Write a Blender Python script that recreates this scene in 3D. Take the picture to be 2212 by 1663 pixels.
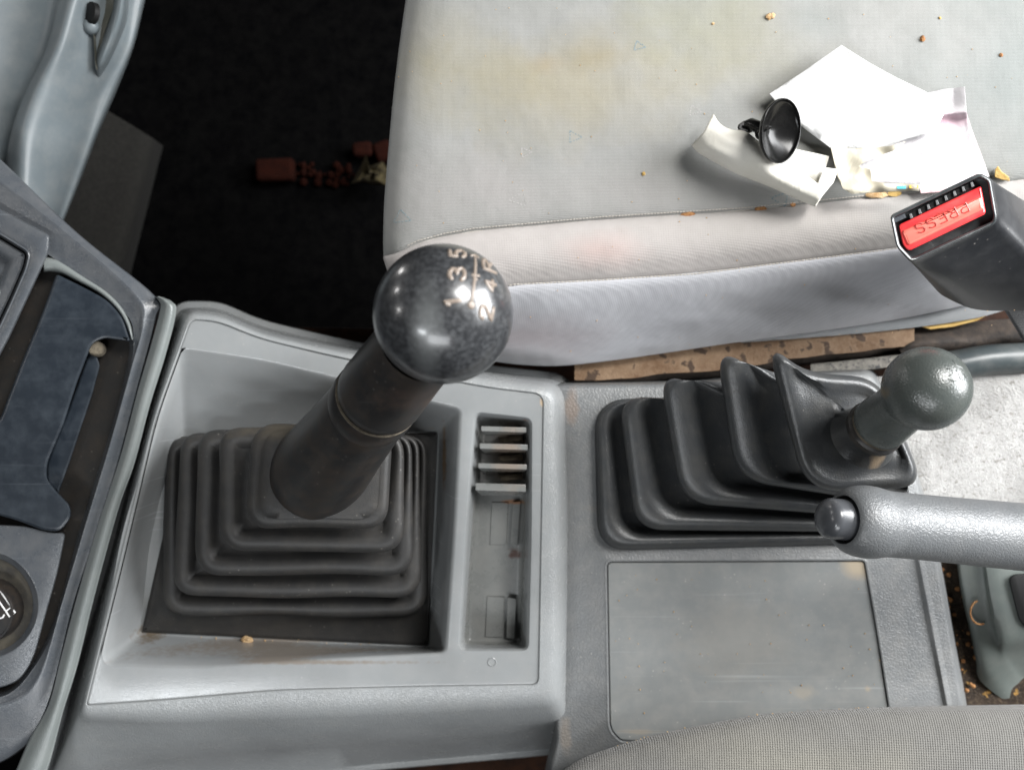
import bpy, bmesh, math, random
from mathutils import Vector, noise as mnoise
from mathutils.bvhtree import BVHTree
R = math.radians
random.seed(7)
for o in list(bpy.data.objects): bpy.data.objects.remove(o)
scn = bpy.context.scene
COL = scn.collection

# ------------------------------------------------------------------ camera, light, exposure
H = 0.48                    # height of the phone above the console top (z = 0), metres
W = 0.58                    # width of console seen at z = 0
PW, PH = 2212.0, 1663.0     # plan units used for the layout
cam_d = bpy.data.cameras.new('camera'); cam = bpy.data.objects.new('camera', cam_d); COL.objects.link(cam)
cam.location = (0, 0, H)
cam_d.sensor_fit = 'HORIZONTAL'; cam_d.sensor_width = 36.0
cam_d.lens = 36.0 * H / W
cam_d.clip_start = 0.01; cam_d.clip_end = 50
cam_d.dof.use_dof = True; cam_d.dof.focus_distance = 0.40; cam_d.dof.aperture_fstop = 9.0
scn.camera = cam

world = bpy.data.worlds.new("World"); scn.world = world; world.use_nodes = True
bg = world.node_tree.nodes['Background']
bg.inputs[0].default_value = (0.93, 0.97, 1.0, 1); bg.inputs[1].default_value = 0.025

def area(name, loc, target, sx, sy, power, color):
    d = bpy.data.lights.new(name, 'AREA'); d.shape = 'RECTANGLE'; d.size = sx; d.size_y = sy
    d.energy = power; d.color = color
    o = bpy.data.objects.new(name, d); COL.objects.link(o)
    o.location = loc
    if target is not None: o.rotation_euler = (Vector(target) - Vector(loc)).to_track_quat('-Z', 'Y').to_euler()
    return o
# daylight through the windows of the cab, plus added lamps
area('windscreen_light', (-0.585, -0.555, 1.0), None, 0.27, 0.13, 2.4, (0.93, 0.97, 1.0))
area('rear_window_light', (1.05, 0.28, 0.50), (0, 0, 0.02), 0.75, 0.55, 27.0, (0.97, 0.985, 1.0))
area('high_right_lamp', (0.62, 0.56, 0.98), (-0.05, -0.05, 0), 0.42, 0.42, 14.0, (1.0, 0.99, 0.97))  # lamp added high right for the handbrake sheen and the lever's shadow
area('driver_window_light', (-0.10, -0.85, 1.0), (0, -.1, 0), 0.7, 0.30, 4.4, (0.95, 0.975, 1.0))
K0 = Vector((-0.0246, 0.025, 0.176))
for d in ((-.67, .69, -.26), (-.89, .46, .09), (-.93, .07, .34)):  # small lamps added for the three left glints on the gear knob
    p = K0 + Vector(d)*1.0
    area('knob_glint_light', p, K0, 0.07, 0.08, 0.42, (1.0, 0.98, 0.96))

scn.view_settings.view_transform = 'Standard'; scn.view_settings.look = 'None'
scn.view_settings.exposure = 0.45; scn.view_settings.gamma = 1

# ------------------------------------------------------------------ helpers
def at(px, py, z=0.0):
    """plan point of the layout at real height z -> metres"""
    k = W / PW * (H - z) / H
    return Vector(((px - PW / 2) * k, (PH / 2 - py) * k, z))

def catmull(p0, p1, p2, p3, t):
    return tuple(0.5 * ((2*b) + (-a + c)*t + (2*a - 5*b + 4*c - d)*t*t + (-a + 3*b - 3*c + d)*t*t*t)
                 for a, b, c, d in zip(p0, p1, p2, p3))
def spline(pts, n, closed=False):
    out = []; N = len(pts)
    rng = N if closed else N - 1
    for i in range(rng):
        if closed: q = [pts[(i-1) % N], pts[i], pts[(i+1) % N], pts[(i+2) % N]]
        else: q = [pts[max(i-1, 0)], pts[i], pts[i+1], pts[min(i+2, N-1)]]
        for j in range(n): out.append(catmull(*q, j / n))
    if not closed: out.append(tuple(pts[-1]))
    return out

def ring(verts, z=0.0, k=6, m=5):
    """closed outline; verts (x, y[, r[, z]]) with rounded corners and a fixed point count"""
    vs = []
    for v in verts:
        r = v[2] if len(v) > 2 else 4
        zz = v[3] if len(v) > 3 else z
        vs.append((v[0], v[1], r, zz))
    N = len(vs); arcs = []
    for i in range(N):
        x, y, r, zz = vs[i]; p = vs[i-1]; n = vs[(i+1) % N]
        d0 = math.hypot(p[0]-x, p[1]-y); d1 = math.hypot(n[0]-x, n[1]-y)
        r0 = min(r, d0*.48); r1 = min(r, d1*.48)
        a = (x+(p[0]-x)*r0/d0, y+(p[1]-y)*r0/d0, zz+(p[3]-zz)*r0/d0)
        b = (x+(n[0]-x)*r1/d1, y+(n[1]-y)*r1/d1, zz+(n[3]-zz)*r1/d1)
        arc = []
        for j in range(k+1):
            t = j/k; u = 1-t; w = 1.25
            den = u*u + 2*u*t*w*.8 + t*t; wq = w*.8
            arc.append(tuple((u*u*a[c] + 2*u*t*wq*(x, y, zz)[c] + t*t*b[c])/den for c in range(3)))
        arcs.append(arc)
    out = []
    for i in range(N):
        out += arcs[i]
        a = arcs[i][-1]; b = arcs[(i+1) % N][0]
        for j in range(1, m):
            t = j/m; out.append(tuple(a[c]+(b[c]-a[c])*t for c in range(3)))
    return out

def off(rg, d, dz=0.0, z=None):
    """move an outline inwards by d plan units"""
    n = len(rg)
    A = sum(rg[i][0]*rg[(i+1) % n][1]-rg[(i+1) % n][0]*rg[i][1] for i in range(n))
    s = 1 if A > 0 else -1
    out = []
    for i in range(n):
        a = rg[i-1]; b = rg[(i+1) % n]
        tx, ty = b[0]-a[0], b[1]-a[1]; L = math.hypot(tx, ty) or 1
        out.append((rg[i][0]-ty/L*d*s, rg[i][1]+tx/L*d*s, (rg[i][2]+dz) if z is None else z))
    return out
def mix(r1, r2, t): return [tuple(a[c]+(b[c]-a[c])*t for c in range(3)) for a, b in zip(r1, r2)]
def setz(rg, z): return [(p[0], p[1], z) for p in rg]

class MB:
    """collects geometry in plan space (converted with at()) or in metres"""
    def __init__(self): self.bm = bmesh.new(); self.world = False
    def vs(self, pts, w=False):
        return [self.bm.verts.new(Vector(p) if w else at(*p)) for p in pts]
    def face(self, v):
        try: return self.bm.faces.new(v)
        except ValueError: return None
    def loft(self, rings, closed=True, cap0=False, cap1=False, w=False):
        L = [self.vs(r, w) for r in rings]
        n = len(L[0])
        for a, b in zip(L, L[1:]):
            for i in range(n if closed else n-1):
                j = (i+1) % n
                self.face((a[i], a[j], b[j], b[i]))
        if cap0: self.face(L[0][::-1])
        if cap1: self.face(L[-1])
        return L
    def fill(self, *loops):
        """flat fill between vertex loops (first outer, rest holes)"""
        ed = []
        for lp in loops:
            for i in range(len(lp)):
                a, b = lp[i], lp[(i+1) % len(lp)]
                e = self.bm.edges.get((a, b)) or self.bm.edges.new((a, b)); ed.append(e)
        return bmesh.ops.triangle_fill(self.bm, use_beauty=True, edges=ed)
    def patch(self, grid, n=6, m=6, w=False, lin_rows=False):
        rows = [spline(r, m) for r in grid]
        cols = list(zip(*rows))
        if lin_rows:
            cols = [[tuple(a[c]+(b[c]-a[c])*j/n for c in range(3)) for a, b in zip(q, q[1:]) for j in range(n)]+[q[-1]] for q in cols]
        else:
            cols = [spline(list(c), n) for c in cols]
        return self.loft(cols, closed=False, w=w)
    def tube(self, pts, r, seg=8, w=True, cap=True, flat=1.0, up=None):
        """tube through metre points; r number or list"""
        pts = [Vector(p) for p in pts]; N = len(pts)
        rr = r if isinstance(r, (list, tuple)) else [r]*N
        L = []; prev = None
        for i, p in enumerate(pts):
            t = (pts[min(i+1, N-1)] - pts[max(i-1, 0)])
            t = t.normalized() if t.length > 1e-9 else Vector((0, 0, 1))
            if up is not None: u = Vector(up)
            elif prev is None: u = Vector((0, 0, 1)) if abs(t.z) < .9 else Vector((1, 0, 0))
            else: u = prev
            a = t.cross(u).normalized(); b = a.cross(t).normalized(); prev = b
            L.append([p + a*math.cos(2*math.pi*k/seg)*rr[i] + b*math.sin(2*math.pi*k/seg)*rr[i]*flat for k in range(seg)])
        return self.loft(L, cap0=cap, cap1=cap, w=True)
    def lathe(self, origin, axis, prof, seg=64, cap0=False, cap1=False, sq=None):
        """prof: (distance along axis, radius) in metres"""
        o = Vector(origin); t = Vector(axis).normalized()
        u = Vector((0, 0, 1)) if abs(t.z) < .9 else Vector((1, 0, 0))
        a = t.cross(u).normalized(); b = a.cross(t).normalized()
        L = [[o + t*s + (a*math.cos(2*math.pi*k/seg) + b*math.sin(2*math.pi*k/seg))*r for k in range(seg)] for s, r in prof]
        return self.loft(L, cap0=cap0, cap1=cap1, w=True)
    def box(self, c, sx, sy, sz, rot=None):
        c = Vector(c); vs = []
        for dx in (-1, 1):
            for dy in (-1, 1):
                for dz in (-1, 1):
                    v = Vector((dx*sx/2, dy*sy/2, dz*sz/2))
                    if rot: v = rot @ v
                    vs.append(self.bm.verts.new(c+v))
        for f in ((0,1,3,2),(4,6,7,5),(0,4,5,1),(2,3,7,6),(0,2,6,4),(1,5,7,3)):
            self.bm.faces.new([vs[i] for i in f])
    def plate(self, verts, z, thick, bev=3, bz=.0006, k=5, m=3):
        rg = ring(verts, z, k=k, m=m) if not callable(z) else None
        rings = [setz(rg, z-thick), setz(rg, z-bz), off(rg, bev*.3, 0, z-bz*.3), off(rg, bev, 0, z), off(rg, bev+1.5, 0, z)]
        L = self.loft(rings); self.fill(L[-1]); return L
    def build(self, name, mat, parent=None, smooth=True, angle=38, bevel=None, subdiv=0, solid=None):
        bm = self.bm
        bmesh.ops.recalc_face_normals(bm, faces=bm.faces)
        me = bpy.data.meshes.new(name)
        if parent is not None:
            bmesh.ops.translate(bm, verts=bm.verts, vec=-Vector(parent.get('_w', (0, 0, 0))))
        bm.to_mesh(me); bm.free()
        me.materials.append(mat)
        if smooth:
            me.shade_smooth()
            if angle: me.set_sharp_from_angle(angle=R(angle))
        o = bpy.data.objects.new(name, me); COL.objects.link(o)
        if parent is not None:
            o.parent = parent; o['_w'] = list(parent.get('_w', (0, 0, 0)))
        else: o['_w'] = [0.0, 0.0, 0.0]
        if bevel:
            b = o.modifiers.new('bevel', 'BEVEL'); b.width = bevel; b.segments = 3; b.limit_method = 'ANGLE'; b.angle_limit = R(35)
        if solid:
            s = o.modifiers.new('solid', 'SOLIDIFY'); s.thickness = solid; s.offset = -1
        if subdiv:
            s = o.modifiers.new('sub', 'SUBSURF'); s.levels = subdiv; s.render_levels = subdiv
        return o

def tag(o, label=None, cat=None, group=None, kind=None):
    if label: o['label'] = label
    if cat: o['category'] = cat
    if group: o['group'] = group
    if kind: o['kind'] = kind
    return o
def thing(name, loc, label, cat, group=None):
    o = bpy.data.objects.new(name, None); COL.objects.link(o)
    o.location = loc; o.empty_display_size = .02
    o['_w'] = [loc[0], loc[1], loc[2]]
    return tag(o, label, cat, group)

# ------------------------------------------------------------------ materials
def nodes(name):
    m = bpy.data.materials.new(name); m.use_nodes = True
    nt = m.node_tree; return m, nt, nt.nodes['Principled BSDF']
def N(nt, typ, **kw):
    n = nt.nodes.new(typ)
    for k, v in kw.items(): setattr(n, k, v)
    return n
def noise(nt, vec, scale, detail=4, rough=.55, dist=0):
    n = N(nt, 'ShaderNodeTexNoise'); n.inputs['Scale'].default_value = scale
    n.inputs['Detail'].default_value = detail; n.inputs['Roughness'].default_value = rough
    n.inputs['Distortion'].default_value = dist
    nt.links.new(vec, n.inputs['Vector']); return n.outputs['Fac']
def ramp(nt, val, a, b, ca=0.0, cb=1.0):
    n = N(nt, 'ShaderNodeMapRange'); n.clamp = True
    n.inputs[1].default_value = a; n.inputs[2].default_value = b
    n.inputs[3].default_value = ca; n.inputs[4].default_value = cb
    nt.links.new(val, n.inputs[0]); return n.outputs[0]
def math_(nt, op, a, b=None):
    n = N(nt, 'ShaderNodeMath'); n.operation = op
    for i, v in enumerate((a, b)):
        if v is None: continue
        if isinstance(v, (int, float)): n.inputs[i].default_value = v
        else: nt.links.new(v, n.inputs[i])
    return n.outputs[0]
def cmix(nt, fac, a, b):
    n = N(nt, 'ShaderNodeMix'); n.data_type = 'RGBA'
    if isinstance(fac, (int, float)): n.inputs[0].default_value = fac
    else: nt.links.new(fac, n.inputs[0])
    for i, v in ((6, a), (7, b)):
        if isinstance(v, tuple): n.inputs[i].default_value = (*v, 1) if len(v) == 3 else v
        else: nt.links.new(v, n.inputs[i])
    return n.outputs[2]
def spot_mask(nt, pos, px, py, z, rx, ry=None, soft=.5, wob=.35, wscale=120):
    """mask of a stain or painted sheen with a shape of its own at a fixed place on the object"""
    c = at(px, py, z); s = W/PW
    ry = ry or rx
    v = N(nt, 'ShaderNodeVectorMath'); v.operation = 'SUBTRACT'; nt.links.new(pos, v.inputs[0]); v.inputs[1].default_value = c
    v2 = N(nt, 'ShaderNodeVectorMath'); v2.operation = 'MULTIPLY'; nt.links.new(v.outputs[0], v2.inputs[0])
    v2.inputs[1].default_value = (1/(rx*s), 1/(ry*s), 1/(max(rx, ry)*s*2))
    v3 = N(nt, 'ShaderNodeVectorMath'); v3.operation = 'LENGTH'; nt.links.new(v2.outputs[0], v3.inputs[0])
    nz = noise(nt, pos, wscale, 5)
    d = math_(nt, 'ADD', v3.outputs['Value'], math_(nt, 'MULTIPLY', math_(nt, 'SUBTRACT', nz, .5), wob*4))
    return ramp(nt, d, 1-soft, 1.0+soft*.3, 1.0, 0.0)

def plastic(name, col, rough=.45, grain=650, gstr=.5, dist=.0002, spec=.5, dust=(.35, .33, .30), dust_amt=.18,
            var=.12, stains=(), leather=True, speck=.0, coat=0.0, scratch=0.0):
    m, nt, b = nodes(name)
    geo = N(nt, 'ShaderNodeNewGeometry'); pos = geo.outputs['Position']
    n1 = noise(nt, pos, 14, 6, .6); n2 = noise(nt, pos, 90, 5, .65); n3 = noise(nt, pos, 900, 2)
    c0 = cmix(nt, ramp(nt, n1, .3, .7), tuple(c*(1-var) for c in col), tuple(min(1, c*(1+var)) for c in col))
    dm = math_(nt, 'MULTIPLY', ramp(nt, n2, .42, .75), dust_amt)
    c1 = cmix(nt, dm, c0, dust)
    if speck:
        vo = N(nt, 'ShaderNodeTexVoronoi'); vo.inputs['Scale'].default_value = 260; nt.links.new(pos, vo.inputs['Vector'])
        sm = math_(nt, 'MULTIPLY', ramp(nt, vo.outputs['Distance'], .05, .16, 1, 0), ramp(nt, noise(nt, pos, 55, 2), .5, .66))
        c1 = cmix(nt, math_(nt, 'MULTIPLY', sm, speck), c1, (.5, .47, .42))
    if scratch:
        for rot_, off_ in ((.35, 0), (1.9, 3.1)):
            mp = N(nt, 'ShaderNodeMapping'); mp.inputs['Rotation'].default_value = (0, 0, rot_); mp.inputs['Scale'].default_value = (5, 420, 5); mp.inputs['Location'].default_value = (off_, off_, 0)
            nt.links.new(pos, mp.inputs['Vector'])
            sn = noise(nt, mp.outputs[0], 1.0, 2, .5)
            ms = math_(nt, 'MULTIPLY', ramp(nt, sn, .66, .72), ramp(nt, noise(nt, pos, 17, 2), .48, .6))
            c1 = cmix(nt, math_(nt, 'MULTIPLY', ms, scratch), c1, tuple(min(1, c*1.7+.03) for c in col))
    for s in stains:
        mk = spot_mask(nt, pos, s['x'], s['y'], s.get('z', 0), s['r'], s.get('ry'), s.get('soft', .5), s.get('wob', .35), s.get('ws', 120))
        c1 = cmix(nt, math_(nt, 'MULTIPLY', mk, s.get('a', .8)), c1, s['c'])
    nt.links.new(c1, b.inputs['Base Color'])
    rg = math_(nt, 'ADD', math_(nt, 'MULTIPLY', math_(nt, 'SUBTRACT', n2, .5), .12), rough)
    nt.links.new(rg, b.inputs['Roughness'])
    b.inputs['Specular IOR Level'].default_value = spec
    if coat: b.inputs['Coat Weight'].default_value = coat; b.inputs['Coat Roughness'].default_value = .12
    bp = N(nt, 'ShaderNodeBump'); bp.inputs['Strength'].default_value = gstr; bp.inputs['Distance'].default_value = dist
    if leather:
        vo = N(nt, 'ShaderNodeTexVoronoi'); vo.feature = 'DISTANCE_TO_EDGE'; vo.inputs['Scale'].default_value = grain
        wv = N(nt, 'ShaderNodeVectorMath'); wv.operation = 'ADD'
        nz = N(nt, 'ShaderNodeTexNoise'); nz.inputs['Scale'].default_value = grain*.5; nt.links.new(pos, nz.inputs['Vector'])
        sc = N(nt, 'ShaderNodeVectorMath'); sc.operation = 'SCALE'; sc.inputs['Scale'].default_value = 1.6/grain
        nt.links.new(nz.outputs['Color'], sc.inputs[0]); nt.links.new(pos, wv.inputs[0]); nt.links.new(sc.outputs[0], wv.inputs[1])
        nt.links.new(wv.outputs[0], vo.inputs['Vector'])
        h = math_(nt, 'ADD', ramp(nt, vo.outputs['Distance'], 0, .25), math_(nt, 'MULTIPLY', n3, .5))
    else:
        h = math_(nt, 'ADD', n3, math_(nt, 'MULTIPLY', n2, .3))
    nt.links.new(h, bp.inputs['Height']); nt.links.new(bp.outputs[0], b.inputs['Normal'])
    return m

def fabric(name, col, col2, stains=(), period=.0015, ang=0.0, strength=.55, tint=None, ribs=.4):
    m, nt, b = nodes(name)
    geo = N(nt, 'ShaderNodeNewGeometry'); pos = geo.outputs['Position']
    mp = N(nt, 'ShaderNodeMapping'); mp.inputs['Rotation'].default_value = (0, 0, R(ang)); nt.links.new(pos, mp.inputs['Vector'])
    sep = N(nt, 'ShaderNodeSeparateXYZ'); nt.links.new(mp.outputs[0], sep.inputs[0])
    f = 2*math.pi/period
    yz = math_(nt, 'SUBTRACT', sep.outputs[1], math_(nt, 'MULTIPLY', sep.outputs[2], .8))
    ax = math_(nt, 'MULTIPLY', sep.outputs[0], f); ay = math_(nt, 'MULTIPLY', yz, f*.9)
    wx = math_(nt, 'SINE', math_(nt, 'ADD', ax, ay)); wy = math_(nt, 'SINE', math_(nt, 'SUBTRACT', ax, ay))
    wv = math_(nt, 'MULTIPLY', wx, wy)
    n1 = noise(nt, pos, 9, 5, .6); n2 = noise(nt, pos, 60, 6, .7); n3 = noise(nt, pos, 1100, 2)
    c = cmix(nt, ramp(nt, n1, .35, .65), col, col2)
    c = cmix(nt, math_(nt, 'MULTIPLY', ramp(nt, n2, .45, .8), .25), c, tuple(x*1.25 for x in col2))
    for s in stains:
        mk = spot_mask(nt, pos, s['x'], s['y'], s.get('z', .02), s['r'], s.get('ry'), s.get('soft', .9), s.get('wob', .5), s.get('ws', 25))
        c = cmix(nt, math_(nt, 'MULTIPLY', mk, s.get('a', .6)), c, s['c'])
    wcol = ramp(nt, wv, -1, 1, .88, 1.0)
    hs = N(nt, 'ShaderNodeMix'); hs.data_type = 'RGBA'; hs.blend_type = 'MULTIPLY'; hs.inputs[0].default_value = ribs
    nt.links.new(c, hs.inputs[6]); 
    cr = N(nt, 'ShaderNodeCombineColor')
    for i in range(3): nt.links.new(wcol, cr.inputs[i])
    nt.links.new(cr.outputs[0], hs.inputs[7])
    nt.links.new(hs.outputs[2], b.inputs['Base Color'])
    b.inputs['Roughness'].default_value = .9; b.inputs['Specular IOR Level'].default_value = .15
    b.inputs['Sheen Weight'].default_value = .25; b.inputs['Sheen Roughness'].default_value = .5
    bp = N(nt, 'ShaderNodeBump'); bp.inputs['Strength'].default_value = strength; bp.inputs['Distance'].default_value = .0003
    h = math_(nt, 'ADD', wv, math_(nt, 'MULTIPLY', n3, 1.2))
    nt.links.new(h, bp.inputs['Height'])
    bp2 = N(nt, 'ShaderNodeBump'); bp2.inputs['Strength'].default_value = .5; bp2.inputs['Distance'].default_value = .004
    nt.links.new(noise(nt, pos, 22, 3), bp2.inputs['Height']); nt.links.new(bp.outputs[0], bp2.inputs['Normal'])
    nt.links.new(bp2.outputs[0], b.inputs['Normal'])
    return m

def rough_mat(name, cols, scale=60, rough=.9, bump=.6, dist=.001, spec=.3, detail=8, lo=.35, hi=.65, flecks=None):
    m, nt, b = nodes(name)
    geo = N(nt, 'ShaderNodeNewGeometry'); pos = geo.outputs['Position']
    n1 = noise(nt, pos, scale, detail, .7); n2 = noise(nt, pos, scale*4.3, 6, .7)
    c = cmix(nt, ramp(nt, n1, lo, hi), cols[0], cols[1])
    if len(cols) > 2: c = cmix(nt, ramp(nt, n2, .52, .62), c, cols[2])
    if flecks: c = cmix(nt, ramp(nt, noise(nt, pos, flecks[1], 3, .5), flecks[2], flecks[2]+.05), c, flecks[0])
    nt.links.new(c, b.inputs['Base Color']); b.inputs['Roughness'].default_value = rough
    b.inputs['Specular IOR Level'].default_value = spec
    bp = N(nt, 'ShaderNodeBump'); bp.inputs['Strength'].default_value = bump; bp.inputs['Distance'].default_value = dist
    nt.links.new(math_(nt, 'ADD', n1, n2), bp.inputs['Height']); nt.links.new(bp.outputs[0], b.inputs['Normal'])
    return m

DIRT = (.16, .11, .065); RUST = (.22, .10, .04); TAN = (.50, .40, .28)
M = {}
M['console'] = plastic('grey_console_plastic', (.235, .245, .248), .20, 900, .12, .00012, .5, scratch=.35, dust_amt=.10, speck=.25, stains=[
    dict(x=640, y=1384, z=-.041, r=330, ry=5, c=DIRT, a=.5, ws=300), dict(x=330, y=1362, z=-.042, r=34, ry=22, c=(.13,.09,.05), a=.8, ws=300),
    dict(x=958, y=990, z=-.025, r=7, ry=75, c=(.20,.12,.05), a=.8, ws=300), dict(x=930, y=930, z=-.02, r=34, ry=6, c=(.28,.19,.10), a=.8),
    dict(x=430, y=945, z=-.028, r=32, ry=5, c=(.42,.34,.25), a=.7, ws=300),
    dict(x=1173, y=868, r=7, ry=12, c=(.55,.42,.28), a=.8), dict(x=1134, y=912, z=-.004, r=8, ry=7, c=RUST, a=.9)])
M['console_grain'] = plastic('grained_console_plastic', (.235, .245, .248), .26, 700, .6, .00012, .5, dust_amt=.10, speck=.2)
M['tray'] = plastic('grey_tray_plastic', (.16, .165, .16), .28, 800, .15, .0001, .5, dust_amt=.15, speck=.3, stains=[
    dict(x=1110, y=1192, z=-.028, r=16, ry=15, c=(.06,.025,.015), a=.95, ws=260, wob=.5),
    dict(x=1110, y=1083, z=-.026, r=34, ry=5, c=RUST, a=.8), dict(x=1100, y=985, z=-.02, r=40, ry=80, c=(.30,.20,.13), a=.4)])
M['boot'] = plastic('black_boot_rubber', (.026, .0255, .025), .50, 900, .35, .00012, .4, dust=(.14, .12, .095), dust_amt=.14, speck=.25, stains=[
    dict(x=700, y=925, z=.01, r=200, ry=22, c=(.11,.09,.06), a=.35)])
M['boot2'] = plastic('dark_grey_bellows_rubber', (.034, .036, .038), .36, 800, .3, .00014, .5, dust=(.20, .18, .14), dust_amt=.10, speck=.2, stains=[
    dict(x=1848, y=865, z=.07, r=14, c=TAN, a=.6), dict(x=1893, y=990, z=.075, r=16, ry=24, c=(.30,.22,.14), a=.55)])
M['lever'] = plastic('black_lever_plastic', (.013, .0125, .0125), .38, 900, .15, .0001, .4, scratch=.35, dust=(.12, .08, .05), dust_amt=.2, speck=.15, leather=False, stains=[
    dict(x=900, y=850, z=.13, r=55, ry=30, c=(.07, .045, .035), a=.6)])
M['trim_dust'] = rough_mat('dusty_groove', [(.05, .042, .032), (.13, .11, .08)], 200)
M['handle'] = plastic('grained_handbrake_rubber', (.105, .11, .114), .40, 620, .7, .00013, .5, dust_amt=.06)
M['button'] = plastic('smooth_dark_button', (.055, .058, .064), .24, 800, .05, .0001, .55, leather=False, dust_amt=.03)
M['rear'] = plastic('dark_grey_rear_console_plastic', (.135, .14, .142), .42, 480, .5, .0002, .45, scratch=.35, dust_amt=.16, speck=.4, stains=[
    dict(x=1880, y=1493, z=-.018, r=9, c=(.3,.25,.18), a=.6, ws=300), dict(x=1310, y=1100, z=-.018, r=60, ry=10, c=(.2,.18,.15), a=.3),
    dict(x=1222, y=1590, z=-.02, r=14, ry=45, c=(.24,.2,.16), a=.5), dict(x=1236, y=880, z=-.02, r=16, ry=40, c=(.2,.14,.10), a=.5)])
M['mat'] = plastic('grey_rubber_tray_mat', (.165, .172, .17), .46, 900, .15, .0001, .4, scratch=.5, dust=(.32, .30, .27), dust_amt=.25, speck=.5, leather=False, stains=[
    dict(x=1862, y=1222, z=-.0185, r=42, ry=34, c=(.34, .28, .20), a=.8, soft=.5, ws=60, wob=.2),
    dict(x=1880, y=1493, z=-.0185, r=10, c=(.32, .26, .18), a=.7, ws=300), dict(x=1590, y=1380, z=-.0185, r=150, ry=90, c=(.21,.2,.18), a=.45),
    dict(x=1380, y=1585, z=-.0185, r=50, ry=6, c=(.27,.23,.18), a=.5), dict(x=1742, y=1500, z=-.0185, r=30, ry=16, c=(.3,.26,.2), a=.4)])
M['dash'] = plastic('slate_dashboard_plastic', (.068, .075, .084), .28, 800, .3, .00012, .5, scratch=.35, dust_amt=.10, speck=.1)
M['dash_dark'] = plastic('dirty_dashboard_channel', (.016, .015, .014), .7, 500, .4, .0002, .25, dust=(.09, .06, .035), dust_amt=.14, leather=False, speck=.2)
M['well'] = plastic('dusty_lighter_well', (.05, .047, .042), .6, 700, .3, .0001, .3, dust=(.16, .14, .10), dust_amt=.5, leather=False)
M['flap'] = plastic('blue_black_ashtray_plastic', (.014, .019, .026), .36, 900, .1, .0001, .5, scratch=.35, dust=(.10, .12, .14), dust_amt=.2, leather=False, stains=[
    dict(x=205, y=745, z=-.01, r=10, ry=12, c=(.45,.36,.26), a=.7)])
M['strip'] = plastic('pale_grey_edge_strip', (.15, .165, .162), .33, 700, .4, .0001, .45, dust_amt=.08)
M['white_paint'] = nodes('white_symbol_paint')[0]; M['white_paint'].node_tree.nodes['Principled BSDF'].inputs['Base Color'].default_value = (.85, .85, .85, 1)
M['panel'] = plastic('pale_blue_grey_dash_panel', (.115, .135, .145), .42, 700, .2, .0001, .35, dust_amt=.12, leather=False)
M['panel_in'] = plastic('panel_recess_plastic', (.085, .085, .068), .6, 700, .2, .0001, .3, dust_amt=.2, leather=False)
M['tunnel'] = rough_mat('grey_tunnel_carpet', [(.010, .010, .009), (.020, .019, .017)], 300, 1, .8)
M['black'] = rough_mat('shade_black_floor', [(.0016, .0016, .0018), (.0035, .0034, .0034)], 80, 1, .3, spec=0.0)  # footwell shade put into the near black floor colour
M['brown'] = rough_mat('rusty_brown_floor', [(.012, .004, .0015), (.035, .012, .004)], 80, .9, .5)
M['brick'] = rough_mat('dull_red_block', [(.009, .0015, .0005), (.015, .0026, .0008)], 120, .9, .4, spec=.1)  # red darkened to carry the footwell's light falloff
M['litter'] = rough_mat('crumpled_yellow_wrapper', [(.02, .014, .004), (.07, .055, .022), (.006, .007, .008)], 90, .8, .6)  # yellow dimmed in the colour for the weak footwell light
M['carpet'] = rough_mat('pale_speckled_carpet', [(.30, .295, .285), (.40, .395, .385), (.34, .33, .315)], 150, 1, 1.0, .0016, flecks=((.22, .21, .195), 330, .62))
M['dirtfloor'] = rough_mat('dark_dirty_gap', [(.018, .013, .010), (.05, .035, .025), (.08, .06, .04)], 140, 1, 1.0, .002, flecks=((.30, .17, .05), 160, .66))
M['bracket'] = plastic('grey_green_bracket_paint', (.105, .12, .112), .45, 700, .15, .0001, .4, dust_amt=.1, leather=False, speck=.1, stains=[
    dict(x=2068, y=1300, z=-.03, r=10, ry=90, c=DIRT, a=.6)])
M['rail'] = rough_mat('rusty_seat_rail', [(.12, .068, .036), (.24, .165, .105), (.17, .11, .068)], 60, .8, .7, .0008, flecks=((.06, .038, .025), 120, .56))
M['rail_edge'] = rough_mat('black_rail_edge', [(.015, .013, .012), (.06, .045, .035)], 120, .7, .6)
M['rail_grey'] = rough_mat('dusty_grey_rail', [(.12, .115, .10), (.26, .24, .21), (.05, .05, .05)], 90, .8, .7)
M['tube'] = plastic('black_tube_plastic', (.045, .055, .058), .35, 600, .2, .0001, .5, dust_amt=.15, leather=False)
YEL = (.27, .23, .13); PINK = (.46, .37, .34); BLUE = (.24, .28, .30)
M['seat'] = fabric('grey_seat_cloth', (.215, .217, .205), (.26, .26, .25), period=.0013, strength=.28, stains=[
    dict(x=1250, y=200, r=230, ry=130, c=YEL, a=.45), dict(x=1550, y=110, r=200, ry=110, c=(.25,.235,.17), a=.5), dict(x=1280, y=140, r=70, ry=35, c=(.22,.18,.10), a=.45),
    dict(x=1000, y=170, r=140, ry=110, c=(.26,.23,.14), a=.5), dict(x=1480, y=60, r=130, ry=80, c=(.21,.21,.13), a=.4), dict(x=1180, y=150, r=40, ry=22, c=(.26,.20,.11), a=.5),
    dict(x=2150, y=180, r=190, ry=230, c=(.175, .195, .19), a=.6), dict(x=1750, y=60, r=70, ry=45, c=(.16, .18, .17), a=.6),
    dict(x=980, y=420, r=160, ry=90, c=(.29,.27,.262), a=.5), dict(x=1350, y=420, r=280, ry=70, c=(.30,.285,.275), a=.4)])
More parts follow.
